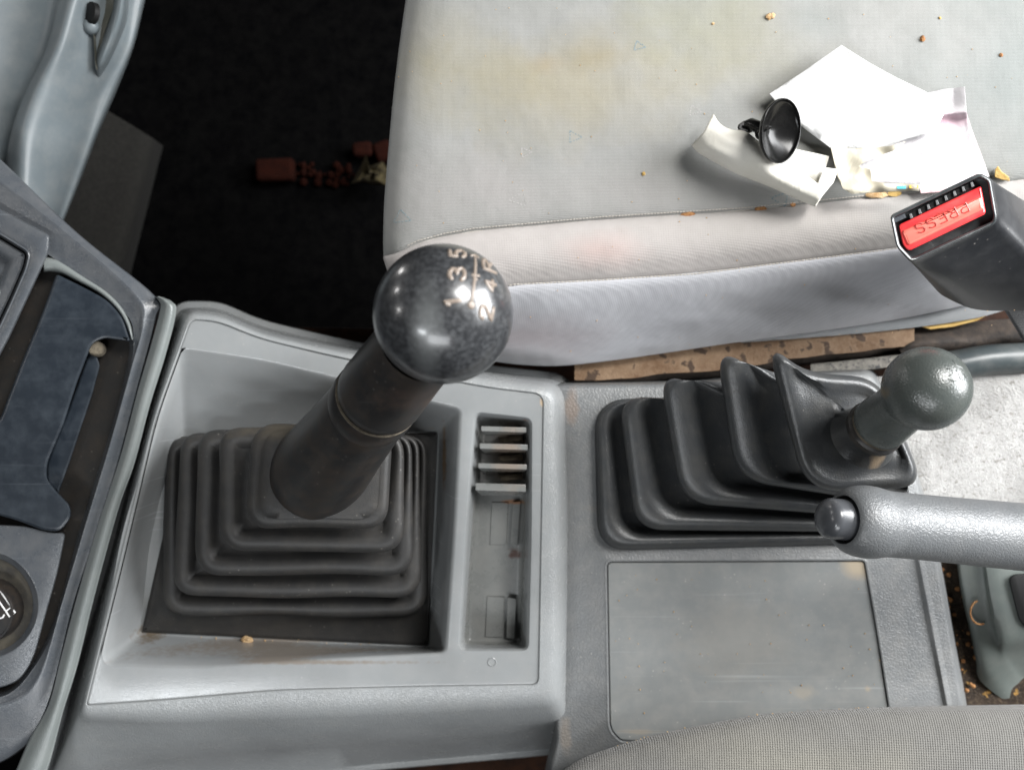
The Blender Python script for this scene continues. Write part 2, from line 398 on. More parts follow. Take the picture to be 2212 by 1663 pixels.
M['bolster'] = fabric('pale_bolster_cloth', (.33, .305, .29), (.38, .355, .34), period=.0018, ang=3, strength=.2, stains=[
    dict(x=1290, y=545, r=90, ry=38, c=(.42,.29,.26), a=.5), dict(x=1700, y=490, r=300, ry=60, c=(.31,.295,.275), a=.6), dict(x=2100, y=450, r=200, ry=80, c=(.25,.255,.245), a=.7)])
M['seatside'] = fabric('blue_grey_side_cloth', (.36, .362, .385), (.40, .402, .42), period=.0020, ang=5, strength=.18, ribs=.35, stains=[
    dict(x=1150, y=730, r=150, ry=60, z=-.03, c=(.30, .24, .24), a=.5)])
M['driver'] = fabric('grey_driver_seat_cloth', (.125, .121, .112), (.158, .153, .142), period=.0026, ang=2, ribs=1.0, strength=.9, stains=[dict(x=1700, y=1640, r=300, ry=60, c=(.25,.235,.19), a=.4)])
M['thread'] = rough_mat('seam_thread', [(.34, .31, .27), (.46, .43, .39)], 300, .9, .2)
M['motif'] = rough_mat('faded_blue_print', [(.13, .19, .21), (.19, .225, .235)], 300, .95, .2)
M['motif_pale'] = rough_mat('faded_pale_print', [(.27, .265, .25), (.32, .31, .30)], 300, .95, .2)
M['crumb'] = rough_mat('tan_crumb', [(.38, .22, .09), (.60, .44, .26)], 300, .9, .8)
M['crumb_dark'] = rough_mat('rusty_flake', [(.20, .08, .03), (.42, .22, .09)], 300, .9, .8)
M['leaf'] = rough_mat('dry_leaf', [(.36, .22, .06), (.52, .36, .13)], 150, .8, .5)

def paper(name, col, col2, stains=()):
    m, nt, b = nodes(name)
    geo = N(nt, 'ShaderNodeNewGeometry'); pos = geo.outputs['Position']
    c = cmix(nt, ramp(nt, noise(nt, pos, 30, 4), .35, .7), col, col2)
    for s in stains:
        mk = spot_mask(nt, pos, s['x'], s['y'], s.get('z', .03), s['r'], s.get('ry'), s.get('soft', .8), .3, 40)
        c = cmix(nt, math_(nt, 'MULTIPLY', mk, s.get('a', .6)), c, s['c'])
    nt.links.new(c, b.inputs['Base Color']); b.inputs['Roughness'].default_value = .6; b.inputs['Specular IOR Level'].default_value = .25
    bp = N(nt, 'ShaderNodeBump'); bp.inputs['Strength'].default_value = .6; bp.inputs['Distance'].default_value = .002
    vo = N(nt, 'ShaderNodeTexVoronoi'); vo.feature = 'SMOOTH_F1'; vo.inputs['Scale'].default_value = 42; vo.inputs['Smoothness'].default_value = .15; nt.links.new(pos, vo.inputs['Vector'])
    nt.links.new(math_(nt, 'ADD', math_(nt, 'MULTIPLY', vo.outputs['Distance'], 1.3), noise(nt, pos, 55, 4, .6, .8)), bp.inputs['Height']); nt.links.new(bp.outputs[0], b.inputs['Normal'])
    return m
M['paper'] = paper('white_paper', (.47, .47, .46), (.52, .52, .515))
M['paper_pink'] = paper('pinkish_paper', (.50, .475, .49), (.55, .535, .545), [dict(x=2000, y=258, z=.035, r=110, ry=14, c=(.48,.22,.30), a=.8), dict(x=2110, y=320, z=.03, r=22, ry=120, c=(.52,.30,.34), a=.5), dict(x=2020, y=415, z=.03, r=60, ry=8, c=(.52,.24,.25), a=.7)])
M['paper_roll'] = paper('cream_rolled_paper', (.60, .575, .50), (.68, .66, .60))
M['paper_cream'] = paper('cream_paper', (.42, .385, .30), (.49, .455, .37))
M['cyan'] = paper('cyan_print', (.10, .50, .65), (.12, .55, .7)); M['orange'] = paper('orange_print', (.85, .42, .06), (.9, .48, .08))
M['cup'] = plastic('black_suction_rubber', (.005, .005, .005), .22, 900, .03, .0001, .25, leather=False, dust_amt=.02)
M['buckle'] = plastic('black_buckle_plastic', (.014, .015, .017), .36, 900, .25, .0001, .45, leather=False, dust=(.12,.12,.12), dust_amt=.12, speck=.3)
M['buckle_rim'] = plastic('worn_buckle_rim', (.035, .04, .042), .26, 900, .05, .0001, .6, leather=False, dust=(.25,.27,.27), dust_amt=.25)
M['slotdark'] = plastic('slot_black', (.006, .006, .006), .6, 900, .05, .0001, .2, leather=False, dust_amt=.0)
M['red'] = plastic('red_release_button', (.80, .045, .05), .30, 900, .05, .00005, .5, leather=False, dust=(.85, .30, .24), dust_amt=.15, var=.03)
M['red_pale'] = plastic('worn_red_raised_panel', (.86, .17, .13), .35, 900, .1, .00008, .5, leather=False, dust=(.9, .30, .22), dust_amt=.3, var=.03)
M['red_mark'] = plastic('moulded_red_letters', (.50, .06, .05), .4, 900, .05, .0001, .4, leather=False, dust_amt=0, var=.02)
M['webbing'] = fabric('black_webbing', (.02, .02, .022), (.035, .035, .038), period=.001)
M['dustflap'] = fabric('grey_seat_underflap', (.20, .21, .215), (.27, .275, .28), period=.0012)
M['mark'] = plastic('tan_filled_engraving', (.21, .17, .14), .35, 900, .1, .0001, .5, leather=False, dust_amt=.1)

# worn shiny gear knob
m, nt, b = nodes('worn_black_knob'); M['knob'] = m
geo = N(nt, 'ShaderNodeNewGeometry'); pos = geo.outputs['Position']
nA = noise(nt, pos, 560, 5, .6); nB = noise(nt, pos, 70, 4, .6)
mk = math_(nt, 'MULTIPLY', ramp(nt, nA, .40, .68), ramp(nt, nB, .3, .65, .25, 1))
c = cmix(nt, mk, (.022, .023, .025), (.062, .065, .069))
s1 = spot_mask(nt, pos, 925, 715, .19, 22, 62, .7, .25, 60); c = cmix(nt, math_(nt, 'MULTIPLY', s1, .5), c, (.20, .21, .21))  # soft upright sheen painted pale into the knob colour
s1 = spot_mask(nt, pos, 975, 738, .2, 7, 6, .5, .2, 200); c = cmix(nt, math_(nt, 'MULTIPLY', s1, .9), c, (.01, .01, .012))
nt.links.new(c, b.inputs['Base Color'])
nt.links.new(ramp(nt, mk, 0, 1, .28, .40), b.inputs['Roughness']); b.inputs['Coat Weight'].default_value = .55; b.inputs['Coat Roughness'].default_value = .15
b.inputs['Specular IOR Level'].default_value = .6
bp = N(nt, 'ShaderNodeBump'); bp.inputs['Strength'].default_value = .12; bp.inputs['Distance'].default_value = .0002
nt.links.new(nA, bp.inputs['Height']); nt.links.new(bp.outputs[0], b.inputs['Normal'])
M['knob2'] = plastic('grained_dark_green_grey_knob', (.060, .068, .064), .27, 700, .35, .00012, .6, dust_amt=.10, dust=(.14,.13,.10), stains=[dict(x=1915, y=845, z=.11, r=12, ry=10, c=(.16,.11,.05), a=.6)])

# ------------------------------------------------------------------ setting: floor
g = MB(); g.loft([[(-1.6, -1.3, -.42), (1.6, -1.3, -.42)], [(-1.6, 1.3, -.42), (1.6, 1.3, -.42)]], closed=False, w=True)
tag(g.build('floor', M['black']), kind='structure')
def slab(name, poly, z, thick, mat, label, cat, parent=None, bev=3, kind=None):
    g = MB(); g.plate(poly, z, thick, bev); o = g.build(name, mat, parent)
    if label: tag(o, label, cat)
    if kind: o['kind'] = kind
    return o
tf = slab('transmission_tunnel', [(180, 700), (1300, 720), (2300, 560), (2500, 2000), (100, 2000)], -.11, .3, M['brown'], None, None, kind='structure', bev=8)
tc = MB()
tc.patch([[(225, 235, -.30), (140, 330, -.29), (60, 470, -.28)], [(270, 262, -.31), (215, 420, -.30), (160, 560, -.29)], [(325, 296, -.32), (295, 420, -.31), (250, 600, -.30)],
          [(345, 310, -.36), (310, 440, -.36), (262, 620, -.36)], [(352, 316, -.42), (318, 450, -.42), (270, 640, -.42)]])
tag(tc.build('tunnel_carpet', M['tunnel']), kind='structure')

# litter in the footwell
def block(cx, cy, w, h, z, rot, label):
    c = at(cx, cy, z); s = W/PW*(H-z)/H
    from mathutils import Matrix
    g = MB(); g.box((c.x, c.y, z-.022), w*s, h*s, .016, Matrix.Rotation(rot, 3, 'Z'))
    o = g.build('brick_piece', M['brick'], bevel=.004); tag(o, label, 'brick', 'red blocks in the footwell'); return o
block(583, 357, 84, 50, -.385, .04, 'dull red block lying alone on the dark floor mat')
block(776, 312, 44, 32, -.385, .1, 'dim red block beside the yellow litter, nearer the lone block')
block(822, 316, 40, 44, -.385, .35, 'dim red block partly hidden by the seat edge')
g = MB()
base = [(760, 400), (775, 370), (790, 335), (800, 360), (830, 350), (842, 372), (835, 398), (800, 402), (785, 392)]
rg = [(x+random.uniform(-4, 4), y+random.uniform(-4, 4), -.395) for x, y in base]
L = g.loft([rg, [(x*.7+800*.3, y*.7+380*.3, -.37+random.uniform(-.01, .02)) for x, y, z in rg], [(x*.3+800*.7, y*.3+380*.7, -.362+random.uniform(-.01, .02)) for x, y, z in rg]], cap1=True)
tag(g.build('crumpled_wrapper', M['litter'], smooth=False), 'crumpled pale yellow wrapper on the dark footwell floor by the seat', 'wrapper')
g = MB()
for i in range(40):
    x = random.uniform(640, 770); y = random.uniform(355, 400); c = at(x, y, -.415); r = random.uniform(.0015, .005)
    bmesh.ops.create_icosphere(g.bm, subdivisions=1, radius=r, matrix=__import__('mathutils').Matrix.Translation(c))
tag(g.build('floor_debris', M['brick'], smooth=False), 'scattered reddish debris on the dark floor', 'debris', kind='stuff')

# ------------------------------------------------------------------ dash panel at top left
dp = thing('dashboard_panel', at(150, 200, -.06), 'pale blue grey moulded lower dash panel at the top left of the photo', 'dash panel')
g = MB()
def prow(y, xs, zs, n=None): return [(x, y, z) for x, z in zip(xs, zs)]
zs = [-.03, -.055, -.034, -.026, -.04, -.062, -.078, -.16]
g.patch([prow(-60, [-140, 112, 150, 185, 235, 300, 330, 322], zs), prow(0, [-140, 98, 130, 160, 205, 285, 313, 305], zs), prow(100, [-140, 77, 104, 130, 180, 265, 289, 280], zs),
         prow(200, [-140, 32, 58, 84, 150, 215, 250, 242], zs), prow(290, [-140, 6, 26, 56, 115, 185, 211, 205], zs), prow(380, [-140, -4, 14, 50, 100, 155, 177, 170], zs),
         prow(470, [-140, -10, 14, 50, 90, 125, 141, 134], zs), prow(560, [-140, -10, 14, 40, 70, 90, 104, 96], zs)], n=8, m=8)
g.build('moulded_panel', M['panel'], dp)
g = MB()
g.loft([[(188, -40, -.036), (198, 30, -.037), (203, 90, -.04), (205, 128, -.042), (208, 150, -.044)], [(215, -40, -.050), (210, 30, -.052), (210, 90, -.05), (209, 125, -.048), (210, 152, -.045)],
        [(250, -40, -.042), (244, 20, -.043), (226, 70, -.044), (213, 115, -.045), (211, 154, -.046)]], closed=False)
g.build('recess', M['panel_in'], dp)
g = MB()
bl = [[(247, -40, -.052), (240, 20, -.05), (224, 70, -.05), (206, 115, -.05), (203, 140, -.052), (212, 172, -.06)],
      [(258, -40, -.034), (251, 20, -.034), (236, 72, -.036), (219, 118, -.04), (211, 145, -.045), (213, 172, -.058)],
      [(272, -40, -.036), (266, 30, -.037), (253, 78, -.04), (234, 125, -.045), (222, 150, -.05), (215, 172, -.06)],
      [(284, -40, -.064), (276, 40, -.064), (262, 86, -.066), (242, 132, -.068), (228, 158, -.068), (216, 174, -.066)]]
g.patch(bl, n=4, m=5); g.build('fin', M['panel'], dp)
g = MB(); c = at(190, 26, -.034)
g.lathe(c, (-.7, 0, 1), [(-.004, .0066), (-.001, .0064), (-.0005, .0055), (-.0004, .0001)], seg=32); g.build('hole_shade_disc', M['slotdark'], dp)  # black disc laid on the surface as the shade of the hole
g = MB(); c = at(197, 58, -.040); bmesh.ops.create_icosphere(g.bm, subdivisions=3, radius=.0048, matrix=__import__('mathutils').Matrix.Translation(c))
g.build('screw_boss', M['panel'], dp)

# ------------------------------------------------------------------ centre stack (lower dashboard)
cs = thing('centre_stack', at(150, 1000, -.02), 'slate grey lower centre stack with ashtray, lighter and raised rim, left of the console', 'dashboard')
row1 = [(-90, 1675), (30, 1625), (100, 1535), (161, 1300), (212, 1151), (258, 993), (299, 835), (336, 690), (334, 640), (166, 503), (0, 345), (-90, 270)]
row2 = [(-90, 1530), (20, 1518), (84, 1462), (139, 1286), (187, 1126), (236, 965), (285, 790), (308, 700), (290, 636), (150, 512), (0, 395), (-90, 330)]
row3 = [(-90, 1508), (10, 1501), (72, 1442), (126, 1335), (178, 1148), (224, 1001), (266, 856), (288, 738), (262, 668), (127, 567), (0, 480), (-90, 430)]
row3b = [(-90, 1500), (8, 1493), (66, 1436), (119, 1330), (170, 1146), (216, 1000), (258, 856), (279, 744), (256, 676), (122, 574), (0, 490), (-90, 440)]
g = MB()
def zz(row, z, dx=0, dy=0): return [(x+dx, y+dy, z) for x, y in row]
def mrow(a, b, t, z): return [(p[0]+(q[0]-p[0])*t, p[1]+(q[1]-p[1])*t, z) for p, q in zip(a, b)]
g.patch([zz(row1, -.10, 2, 4), zz(row1, -.018), zz(row1, -.006), mrow(row1, row2, .35, -.0035), mrow(row1, row2, .8, -.0008), zz(row2, 0), mrow(row2, row3, .35, -.0012), mrow(row2, row3, .9, -.003), zz(row3, -.0042), zz(row3b, -.016)], n=3, m=8)
g.build('outer_body', M['dash'], cs)
g = MB(); g.plate([(-400, 300), (0, 400), (240, 600), (300, 700), (290, 830), (190, 1180), (110, 1460), (20, 1530), (-400, 1540)], -.015, .02); g.build('channel_floor', M['dash_dark'], cs)
# pale strip running down the edge
SR = [(60, 1760), (103, 1663), (137, 1536), (168, 1436), (205, 1286), (256, 1100), (291, 1001), (324, 877), (358, 768), (381, 676), (372, 652), (345, 640)]
SL = [(20, 1700), (62, 1600), (105, 1522), (132, 1419), (163, 1300), (210, 1140), (260, 985), (297, 845), (326, 745), (346, 668), (343, 650), (336, 642)]
g = MB()
g.patch([zz(SL, -.012), zz(SL, -.002), mrow(SL, SR, .12, .0006), mrow(SL, SR, .35, .0030), mrow(SL, SR, .65, .0030), mrow(SL, SR, .9, .0002), zz(SR, -.006), zz(SR, -.05, -2)], n=4, m=8)
g.build('edge_strip', M['strip'], cs)
# lip around the ashtray
g = MB()
lo = [(95, 556, -.004), (125, 562, -.004), (180, 597, -.004), (228, 628, -.004), (262, 662, -.004), (282, 700, -.004), (289, 734, -.005)]
li = [(95, 586, -.004), (125, 587, -.004), (172, 610, -.004), (212, 632, -.004), (246, 662, -.004), (268, 694, -.004), (282, 734, -.005)]
g.patch([[(x, y, -.016) for x, y, z in lo], lo, [(a[0]*.5+b[0]*.5, a[1]*.5+b[1]*.5, -.001) for a, b in zip(lo, li)], li, [(x-1, y+1, -.018) for x, y, z in li]], n=4, m=6)
g.build('ashtray_surround', M['strip'], cs)
# ashtray flap
fl = [(122, 592, 8), (175, 618, 20), (230, 647, 20), (264, 684, 20), (282, 738, 6), (225, 730, 10), (199, 742, 12), (186, 775, 10), (166, 827, 10), (137, 918, 12), (102, 1000, 14), (101, 1035, 12), (125, 1064, 10),
      (152, 1092, 12), (154, 1118, 14), (130, 1147, 12), (95, 1146, 18), (40, 1124, 20), (-120, 1080, 10), (-120, 1010, 8), (0, 905, 10), (50, 775, 10), (90, 680, 10)]
at_ = thing('ashtray', at(120, 900, -.012), 'blue black ashtray flap with cut-out slot, set in the centre stack', 'ashtray')
g = MB(); g.plate(fl, .001, .012, 6, .0014, m=3); g.build('flap', M['flap'], at_)
g = MB(); g.plate([(200, 742, 8), (216, 790, 6), (200, 850, 6), (150, 1000, 8), (125, 1068, 6), (102, 1040, 8), (102, 1000, 10), (150, 880, 6)], -.0075, .006, 4, .001); g.build('inner_tray', M['flap'], at_)
g = MB(); c = at(206, 752, -.004)
g.lathe(c, (.2, .1, 1), [(-.006, .0044), (.0, .0044), (.0012, .0036), (.0016, 0.0001)], seg=24); g.build('hinge_pin', M['trim_dust'], at_)
# lighter face plate with round well
g = MB()
P_ = ring([(-330, 1120, 4), (60, 1136, 20), (110, 1150, 20), (142, 1150, 12), (124, 1240, 30), (101, 1319, 30), (74, 1419, 30), (45, 1468, 30), (0, 1486, 20), (-330, 1490, 4)], -.003, k=5, m=5)
cxx, cyy = -33, 1306
def circ(r, z, n=72): return [(cxx + r*math.cos(2*math.pi*i/n), cyy + r*math.sin(2*math.pi*i/n), z) for i in range(n)]
Lp = g.loft([setz(P_, -.016), setz(P_, -.0042), off(P_, 2, 0, -.0032), off(P_, 5, 0, -.003)])
Lc = g.loft([circ(119, -.003), circ(116, -.0026), circ(113, -.0034), circ(104, -.008), circ(90, -.0105)])
g.fill(Lp[-1], Lc[0]); g.build('lighter_plate', M['dash'], cs)
g = MB(); g.loft([circ(104, -.0075), circ(92, -.0098), circ(66, -.0102)]); o = g.build('well_floor', M['well'], cs)
lg = thing('cigarette_lighter', at(-10, 1312, -.01), 'round black cigarette lighter with white cigarette symbol in the centre stack', 'lighter')
g = MB(); c = at(-10, 1312, -.012); s = W/PW
g.lathe(c, (0, 0, 1), [(0, 68*s), (.011, 68*s), (.0122, 65.5*s), (.0122, 62*s), (.0112, 60*s), (.0112, 40*s), (.0112, .0001)], seg=72); g.build('knob_face', M['lever'], lg)
g = MB(); zt = -.0006
for pts in ([(0, 1275), (33, 1323), (21, 1332), (-14, 1281)], ):
    pp = [at(x, y, zt) for x, y in pts+pts[:1]]; g.tube(pp, .0004, 6)
g.tube([at(24, 1311, zt), at(12, 1320, zt)], .0004, 6)
g.tube([at(x, y, zt) for x, y in [(9, 1327), (6, 1333), (0, 1335), (-8, 1334), (-14, 1338), (-22, 1337)]], .00045, 6)
g.build('cigarette_symbol', M['white_paint'], lg)
# upper unit
up = thing('radio_surround', at(30, 600, 0), 'satin grey frame with rounded inner opening at the left edge above the ashtray', 'trim frame')
g = MB()
U = ring([(-200, 340, 4), (0, 451, 10), (108, 508, 10), (106, 545, 14), (62, 640, 20), (20, 730, 20), (-60, 880, 20), (-200, 1000, 4)], .004, k=5, m=5)
V = ring([(-200, 420, 4), (0, 506, 10), (64, 545, 14), (56, 580, 12), (28, 645, 20), (-5, 715, 20), (-60, 800, 20), (-200, 900, 4)], .004, k=5, m=5)
V2 = off(V, 6, 0, -.004)
g.loft([setz(U, -.02), setz(U, .0015), off(U, 3, 0, .0035), off(U, 8, 0, .0042), off(V, -8, 0, .0042), off(V, -3, 0, .0036), V, V2]); g.build('frame', M['dash'], up)
g = MB(); W_ = off(V, 8, 0, -.0005); g.loft([setz(W_, -.004), W_, off(W_, 4, 0, .0008)]); 
Lq = g.loft([off(W_, 4, 0, .0008), off(W_, 20, 0, .0004), off(W_, 30, 0, -.0015), off(W_, 36, 0, -.0075)]); g.fill(Lq[-1]); g.build('inner_bezel', M['dash'], up)
g = MB(); c = at(-22, 640, -.004); g.lathe(c, (0, 0, 1), [(0, .0085), (.004, .0085), (.005, .0072), (.005, .0001)], seg=40); g.build('dial', M['strip'], up)

# ------------------------------------------------------------------ gear console
gc = thing('gear_console', at(700, 1200, -.05), 'grey moulded console with recessed square around the tall gear lever', 'console')
T = [(400, 668, 26), (470, 676, 30), (560, 716, 40), (700, 748, 50), (900, 790, 60), (1080, 818, 50), (1212, 832, 42), (1221, 1100, 60), (1214, 1532, 30), (900, 1550, 60), (600, 1562, 60), (350, 1570, 60), (166, 1560, 30), (250, 1200, 60), (326, 900, 60)]
S = [(386, 664, 26), (470, 664, 30), (560, 704, 40), (705, 738, 50), (905, 780, 60), (1085, 806, 50), (1229, 820, 46), (1238, 1100, 60), (1240, 1612, 26), (900, 1642, 60), (600, 1668, 60), (350, 1700, 60), (60, 1790, 30), (236, 1210, 60), (312, 900, 60)]
I = [(412, 690, 16), (470, 694, 30), (560, 731, 40), (700, 765, 50), (900, 808, 60), (1060, 838, 50), (1174, 851, 24), (1170, 1100, 60), (1163, 1478, 16), (900, 1482, 60), (600, 1490, 60), (350, 1512, 60), (186, 1523, 8), (262, 1215, 60), (336, 900, 60)]
S = [(v[0], v[1], v[2], -.08 if v[1] > 1600 else -.06) for v in S]
Tr, Sr, Ir = ring(T, 0), ring(S, -.055), ring(I, 0)
RR = [(388, 757, 22), (560, 781, 60), (740, 824, 60), (992, 885, 12), (980, 1135, 60), (961, 1408, 14), (700, 1422, 60), (430, 1440, 80), (222, 1433, 26), (272, 1151, 60), (326, 980, 60)]
FF = [(396, 947, 10), (600, 942, 40), (760, 938, 40), (949, 931, 14), (941, 1150, 60), (926, 1397, 12), (700, 1388, 60), (450, 1378, 60), (303, 1368, 12), (322, 1180, 40), (352, 1050, 40)]
Rr, Fr = ring(RR, 0), ring(FF, -.043)
CC = [(1028, 893, 16), (1146, 906, 14), (1145, 1150, 60), (1139, 1402, 14), (993, 1402, 16), (1008, 1150, 60)]
CF = [(1040, 915, 8), (1130, 920, 8), (1128, 1150, 60), (1122, 1388, 10), (1008, 1386, 10), (1026, 1150, 60)]
Cr, Cf = ring(CC, 0), ring(CF, -.026)
g = MB()
Lo = g.loft([off(Sr, -14, -.012), off(Sr, -12, -.0015), off(Sr, -6, -.0005), Sr, mix(Tr, Sr, .55), mix(Tr, Sr, .22), mix(off(Tr, 0, 0, -.009), Sr, .03), mix(off(Tr, 0, 0, -.0058), setz(Ir, -.0058), .12), mix(setz(Tr, -.0030), setz(Ir, -.0030), .28), mix(setz(Tr, -.0012), setz(Ir, -.0012), .47), mix(setz(Tr, -.0003), setz(Ir, -.0003), .68), mix(setz(Tr, 0), setz(Ir, 0), .86), off(Ir, -2, 0, .0001), off(Ir, 0, 0, -.0003)])
g.build('rim', M['console_grain'], gc)
g = MB()
zt = -.0009
Li = g.loft([off(Ir, -1, 0, -.003), off(Ir, 0, 0, zt-.0003), off(Ir, 2.5, 0, zt), off(Ir, 5, 0, zt)])
Lr = g.loft([off(Rr, -9, 0, zt), off(Rr, -5, 0, zt-.0002), off(Rr, -1, 0, zt-.0011), off(mix(Rr, Fr, .05), 0, 0, -.0032), mix(setz(Rr, -.0015), Fr, .30), mix(setz(Rr, -.0015), Fr, .65), mix(setz(Rr, -.0015), Fr, .93), off(Fr, 0, 0, -.0425), off(Fr, 6, 0, -.043), off(Fr, 60, 0, -.043)])
Lc = g.loft([off(Cr, -8, 0, zt), off(Cr, -4, 0, zt-.0002), off(Cr, 0, 0, zt-.0016), mix(setz(Cr, -.003), Cf, .25), mix(setz(Cr, -.003), Cf, .6)])
g.fill(Li[-1], Lr[0], Lc[0])
g.build('top_panel', M['console'], gc)
# coin tray
g = MB(); Lf = g.loft([mix(setz(Cr, -.003), Cf, .58), mix(setz(Cr, -.003), Cf, .92), off(Cf, 3, 0, -.0255), off(Cf, 8, 0, -.026)]); g.fill(Lf[-1])
g.build('coin_tray', M['tray'], gc)
def quadplate(g, q, zt, zb):
    """block with a given top outline q at zt going down to zb"""
    L = g.loft([[(x, y, zb) for x, y in q], [(x, y, zt-.0003) for x, y in q], off([(x, y, zt) for x, y in q], 1.2, 0, zt)], cap1=True)
for (y0, y1, x0, x1, hb) in ((920, 931, 1036, 1137, -.012), (957, 969, 1033, 1140, -.022), (1000, 1011, 1030, 1138, -.022), (1043, 1059, 1024, 1136, -.022)):
    g = MB()
    q0 = [(x0, y0), (x1, y0+3), (x1, y1+3), (x0, y1)]
    d = 12 if hb < -.02 else 9
    L = g.loft([[(x0+3, y0, -.003), (x1, y0+3, -.003), (x1, y1+3, -.003), (x0+3, y1, -.003)],
                [(x0+5, y0+6, hb), (x1-6, y0+8, hb), (x1-8, y1+d-2, hb), (x0+16, y1+d, hb)]], cap0=True, cap1=True)
    g.build('coin_divider', M['tray'], gc, bevel=.0004)
for (q, z) in (([(1062, 1085), (1098, 1085), (1094, 1176), (1058, 1176)], -.0252), ([(1052, 1288), (1090, 1289), (1086, 1376), (1048, 1375)], -.0252),
               ([(1108, 1084), (1124, 1083), (1118, 1178), (1102, 1177)], -.0225), ([(1096, 1290), (1115, 1293), (1112, 1380), (1094, 1377)], -.0225)):
    g = MB(); quadplate(g, q, z, -.028); g.build('tray_rib', M['tray'], gc)
for y in (947, 988, 1030):
    g = MB(); q = [(1075, y-3), (1128, y-8), (1130, y+5), (1085, y+8)]
    quadplate(g, q, -.017, -.028); g.build('coin_stop', M['trim_dust'], gc)
g = MB(); c = at(1168, 1868, 0); c = at(1166-0, 1343+0, 0)
cc = at(1110-19+0, 1427, zt)
g.lathe(at(1063+0, 1428, zt-.001), (0, 0, 1), [(0, .0026), (.0012, .0026), (.0014, .0022), (.0009, .0018), (.0009, .0001)], seg=24); g.build('screw_cap', M['console'], gc)

# ------------------------------------------------------------------ gear lever
gl = thing('gear_lever', at(640, 1150, -.032), 'tall black gear lever with shiny round numbered knob, rising from stepped rubber boot', 'gear lever')
tiers = [
 ([(362, 944, 40), (920, 938, 42), (924, 1331, 60), (350, 1329, 60)], -.031),
 ([(392, 936, 44), (906, 936, 46), (911, 1290, 62), (372, 1289, 60)], -.013),
 ([(428, 928, 48), (890, 934, 50), (893, 1243, 62), (420, 1240, 60)], .005),
 ([(472, 922, 50), (872, 930, 54), (874, 1192, 60), (476, 1190, 60)], .023),
 ([(545, 914, 60), (850, 922, 60), (836, 1140, 52), (530, 1141, 56)], .040)]
g = MB(); rings = []
bq = ring([(398, 950, 6), (946, 934, 6), (924, 1394, 6), (306, 1365, 6)], -.041, k=8, m=14)
rings += [off(bq, 0, 0, -.0425), off(bq, 1, 0, -.0408), off(bq, 8, 0, -.0405)]
def wob(rg, amp, seed):
    out = []
    for i, p in enumerate(rg):
        n = mnoise.noise(Vector((p[0]*.006, p[1]*.006, seed))) * amp
        out.append((p[0]+n*.5, p[1]+n, p[2]))
    return out
TR_ = [wob(ring(v, z, k=8, m=14), 5, i*3.1) for i, (v, z) in enumerate(tiers)]
b0 = off(TR_[0], -3, 0, -.0403)
rings += [b0, off(TR_[0], 3, 0, -.037)]
for i, t in enumerate(TR_):
    z = tiers[i][1]
    nx = TR_[i+1] if i < 4 else None
    def broll(d, dz):
        o_ = off(t, d); out = []
        for k_, (p, b_) in enumerate(zip(o_, t)):
            f_ = 1.0
            if nx is not None and d > 0: f_ = min(1.0, math.hypot(nx[k_][0]-b_[0], nx[k_][1]-b_[1])/48.0)
            out.append((b_[0]+(p[0]-b_[0])*f_, b_[1]+(p[1]-b_[1])*f_, z+dz))
        return out
    rings += [broll(12, -.0085), broll(5, -.0068), broll(1, -.0045), broll(0, -.0025), broll(2, -.0004), broll(7, .0012), broll(15, .0022), broll(25, .0020)]
    if i < 4:
        nz_ = tiers[i+1][1]
        rings += [broll(35, .0008), broll(44, -.0018), off(nx, 5, 0, z-.0036), off(nx, 13, 0, z-.0030), off(nx, 13, 0, nz_-.0090)]
tp = TR_[-1]; z = tiers[-1][1]
cen = (698, 1010)
def shrink(rg, t, zz): return [(p[0]+(cen[0]-p[0])*t, p[1]+(cen[1]-p[1])*t, zz) for p in rg]
rings += [shrink(tp, .16, z+.0036), shrink(tp, .3, z+.0044), shrink(tp, .6, z+.005)]
L = g.loft(rings, cap1=True)
g.build('rubber_boot', M['boot'], gl, angle=75)
B = at(694, 1012, .038); K = at(958, 679, .176); ax = K - B; axn = ax.normalized(); Ln = ax.length; L0 = (K - at(694, 1012, .020)).length
def sh(q): return [(s_ - L0 + Ln, r_) for s_, r_ in q]
g = MB()
pr = [(.008, .0252), (.020, .0250), (.026, .0245), (.038, .0234), (.06, .0214), (.085, .0196), (.098, .0188), (.1015, .0184)]
g.lathe(B, axn, sh(pr), 72); g.build('shaft', M['lever'], gl)
g = MB()
f = .53*Ln
g.lathe(B, axn, sh([(.099, .0182), (.1015, .0190), (.104, .0192), (.111, .0190), (.1125, .0184)]), 72); g.build('collar', M['lever'], gl)
g = MB(); g.lathe(B, axn, sh([(.112, .0182), (.1125, .0187), (.1133, .0187), (.1137, .0180)]), 72); g.build('dust_ring', M['trim_dust'], gl)
g = MB(); rk = .0251; ks = Ln
prof = [(.114, .0178), (.1155, .0186), (.120, .0188), (.135, .0180), (.150, .0172), (L0-.0225, .0166)]
g.lathe(B, axn, sh(prof), 72); g.build('neck', M['lever'], gl)
g = MB()
prof = [(ks - rk*math.cos(a), rk*math.sin(a)) for a in [R(36)+(math.pi-R(36)-.004)*i/60 for i in range(61)]]
g.lathe(B, axn, prof, 96, cap1=True); kn = g.build('knob', M['knob'], gl, angle=None)

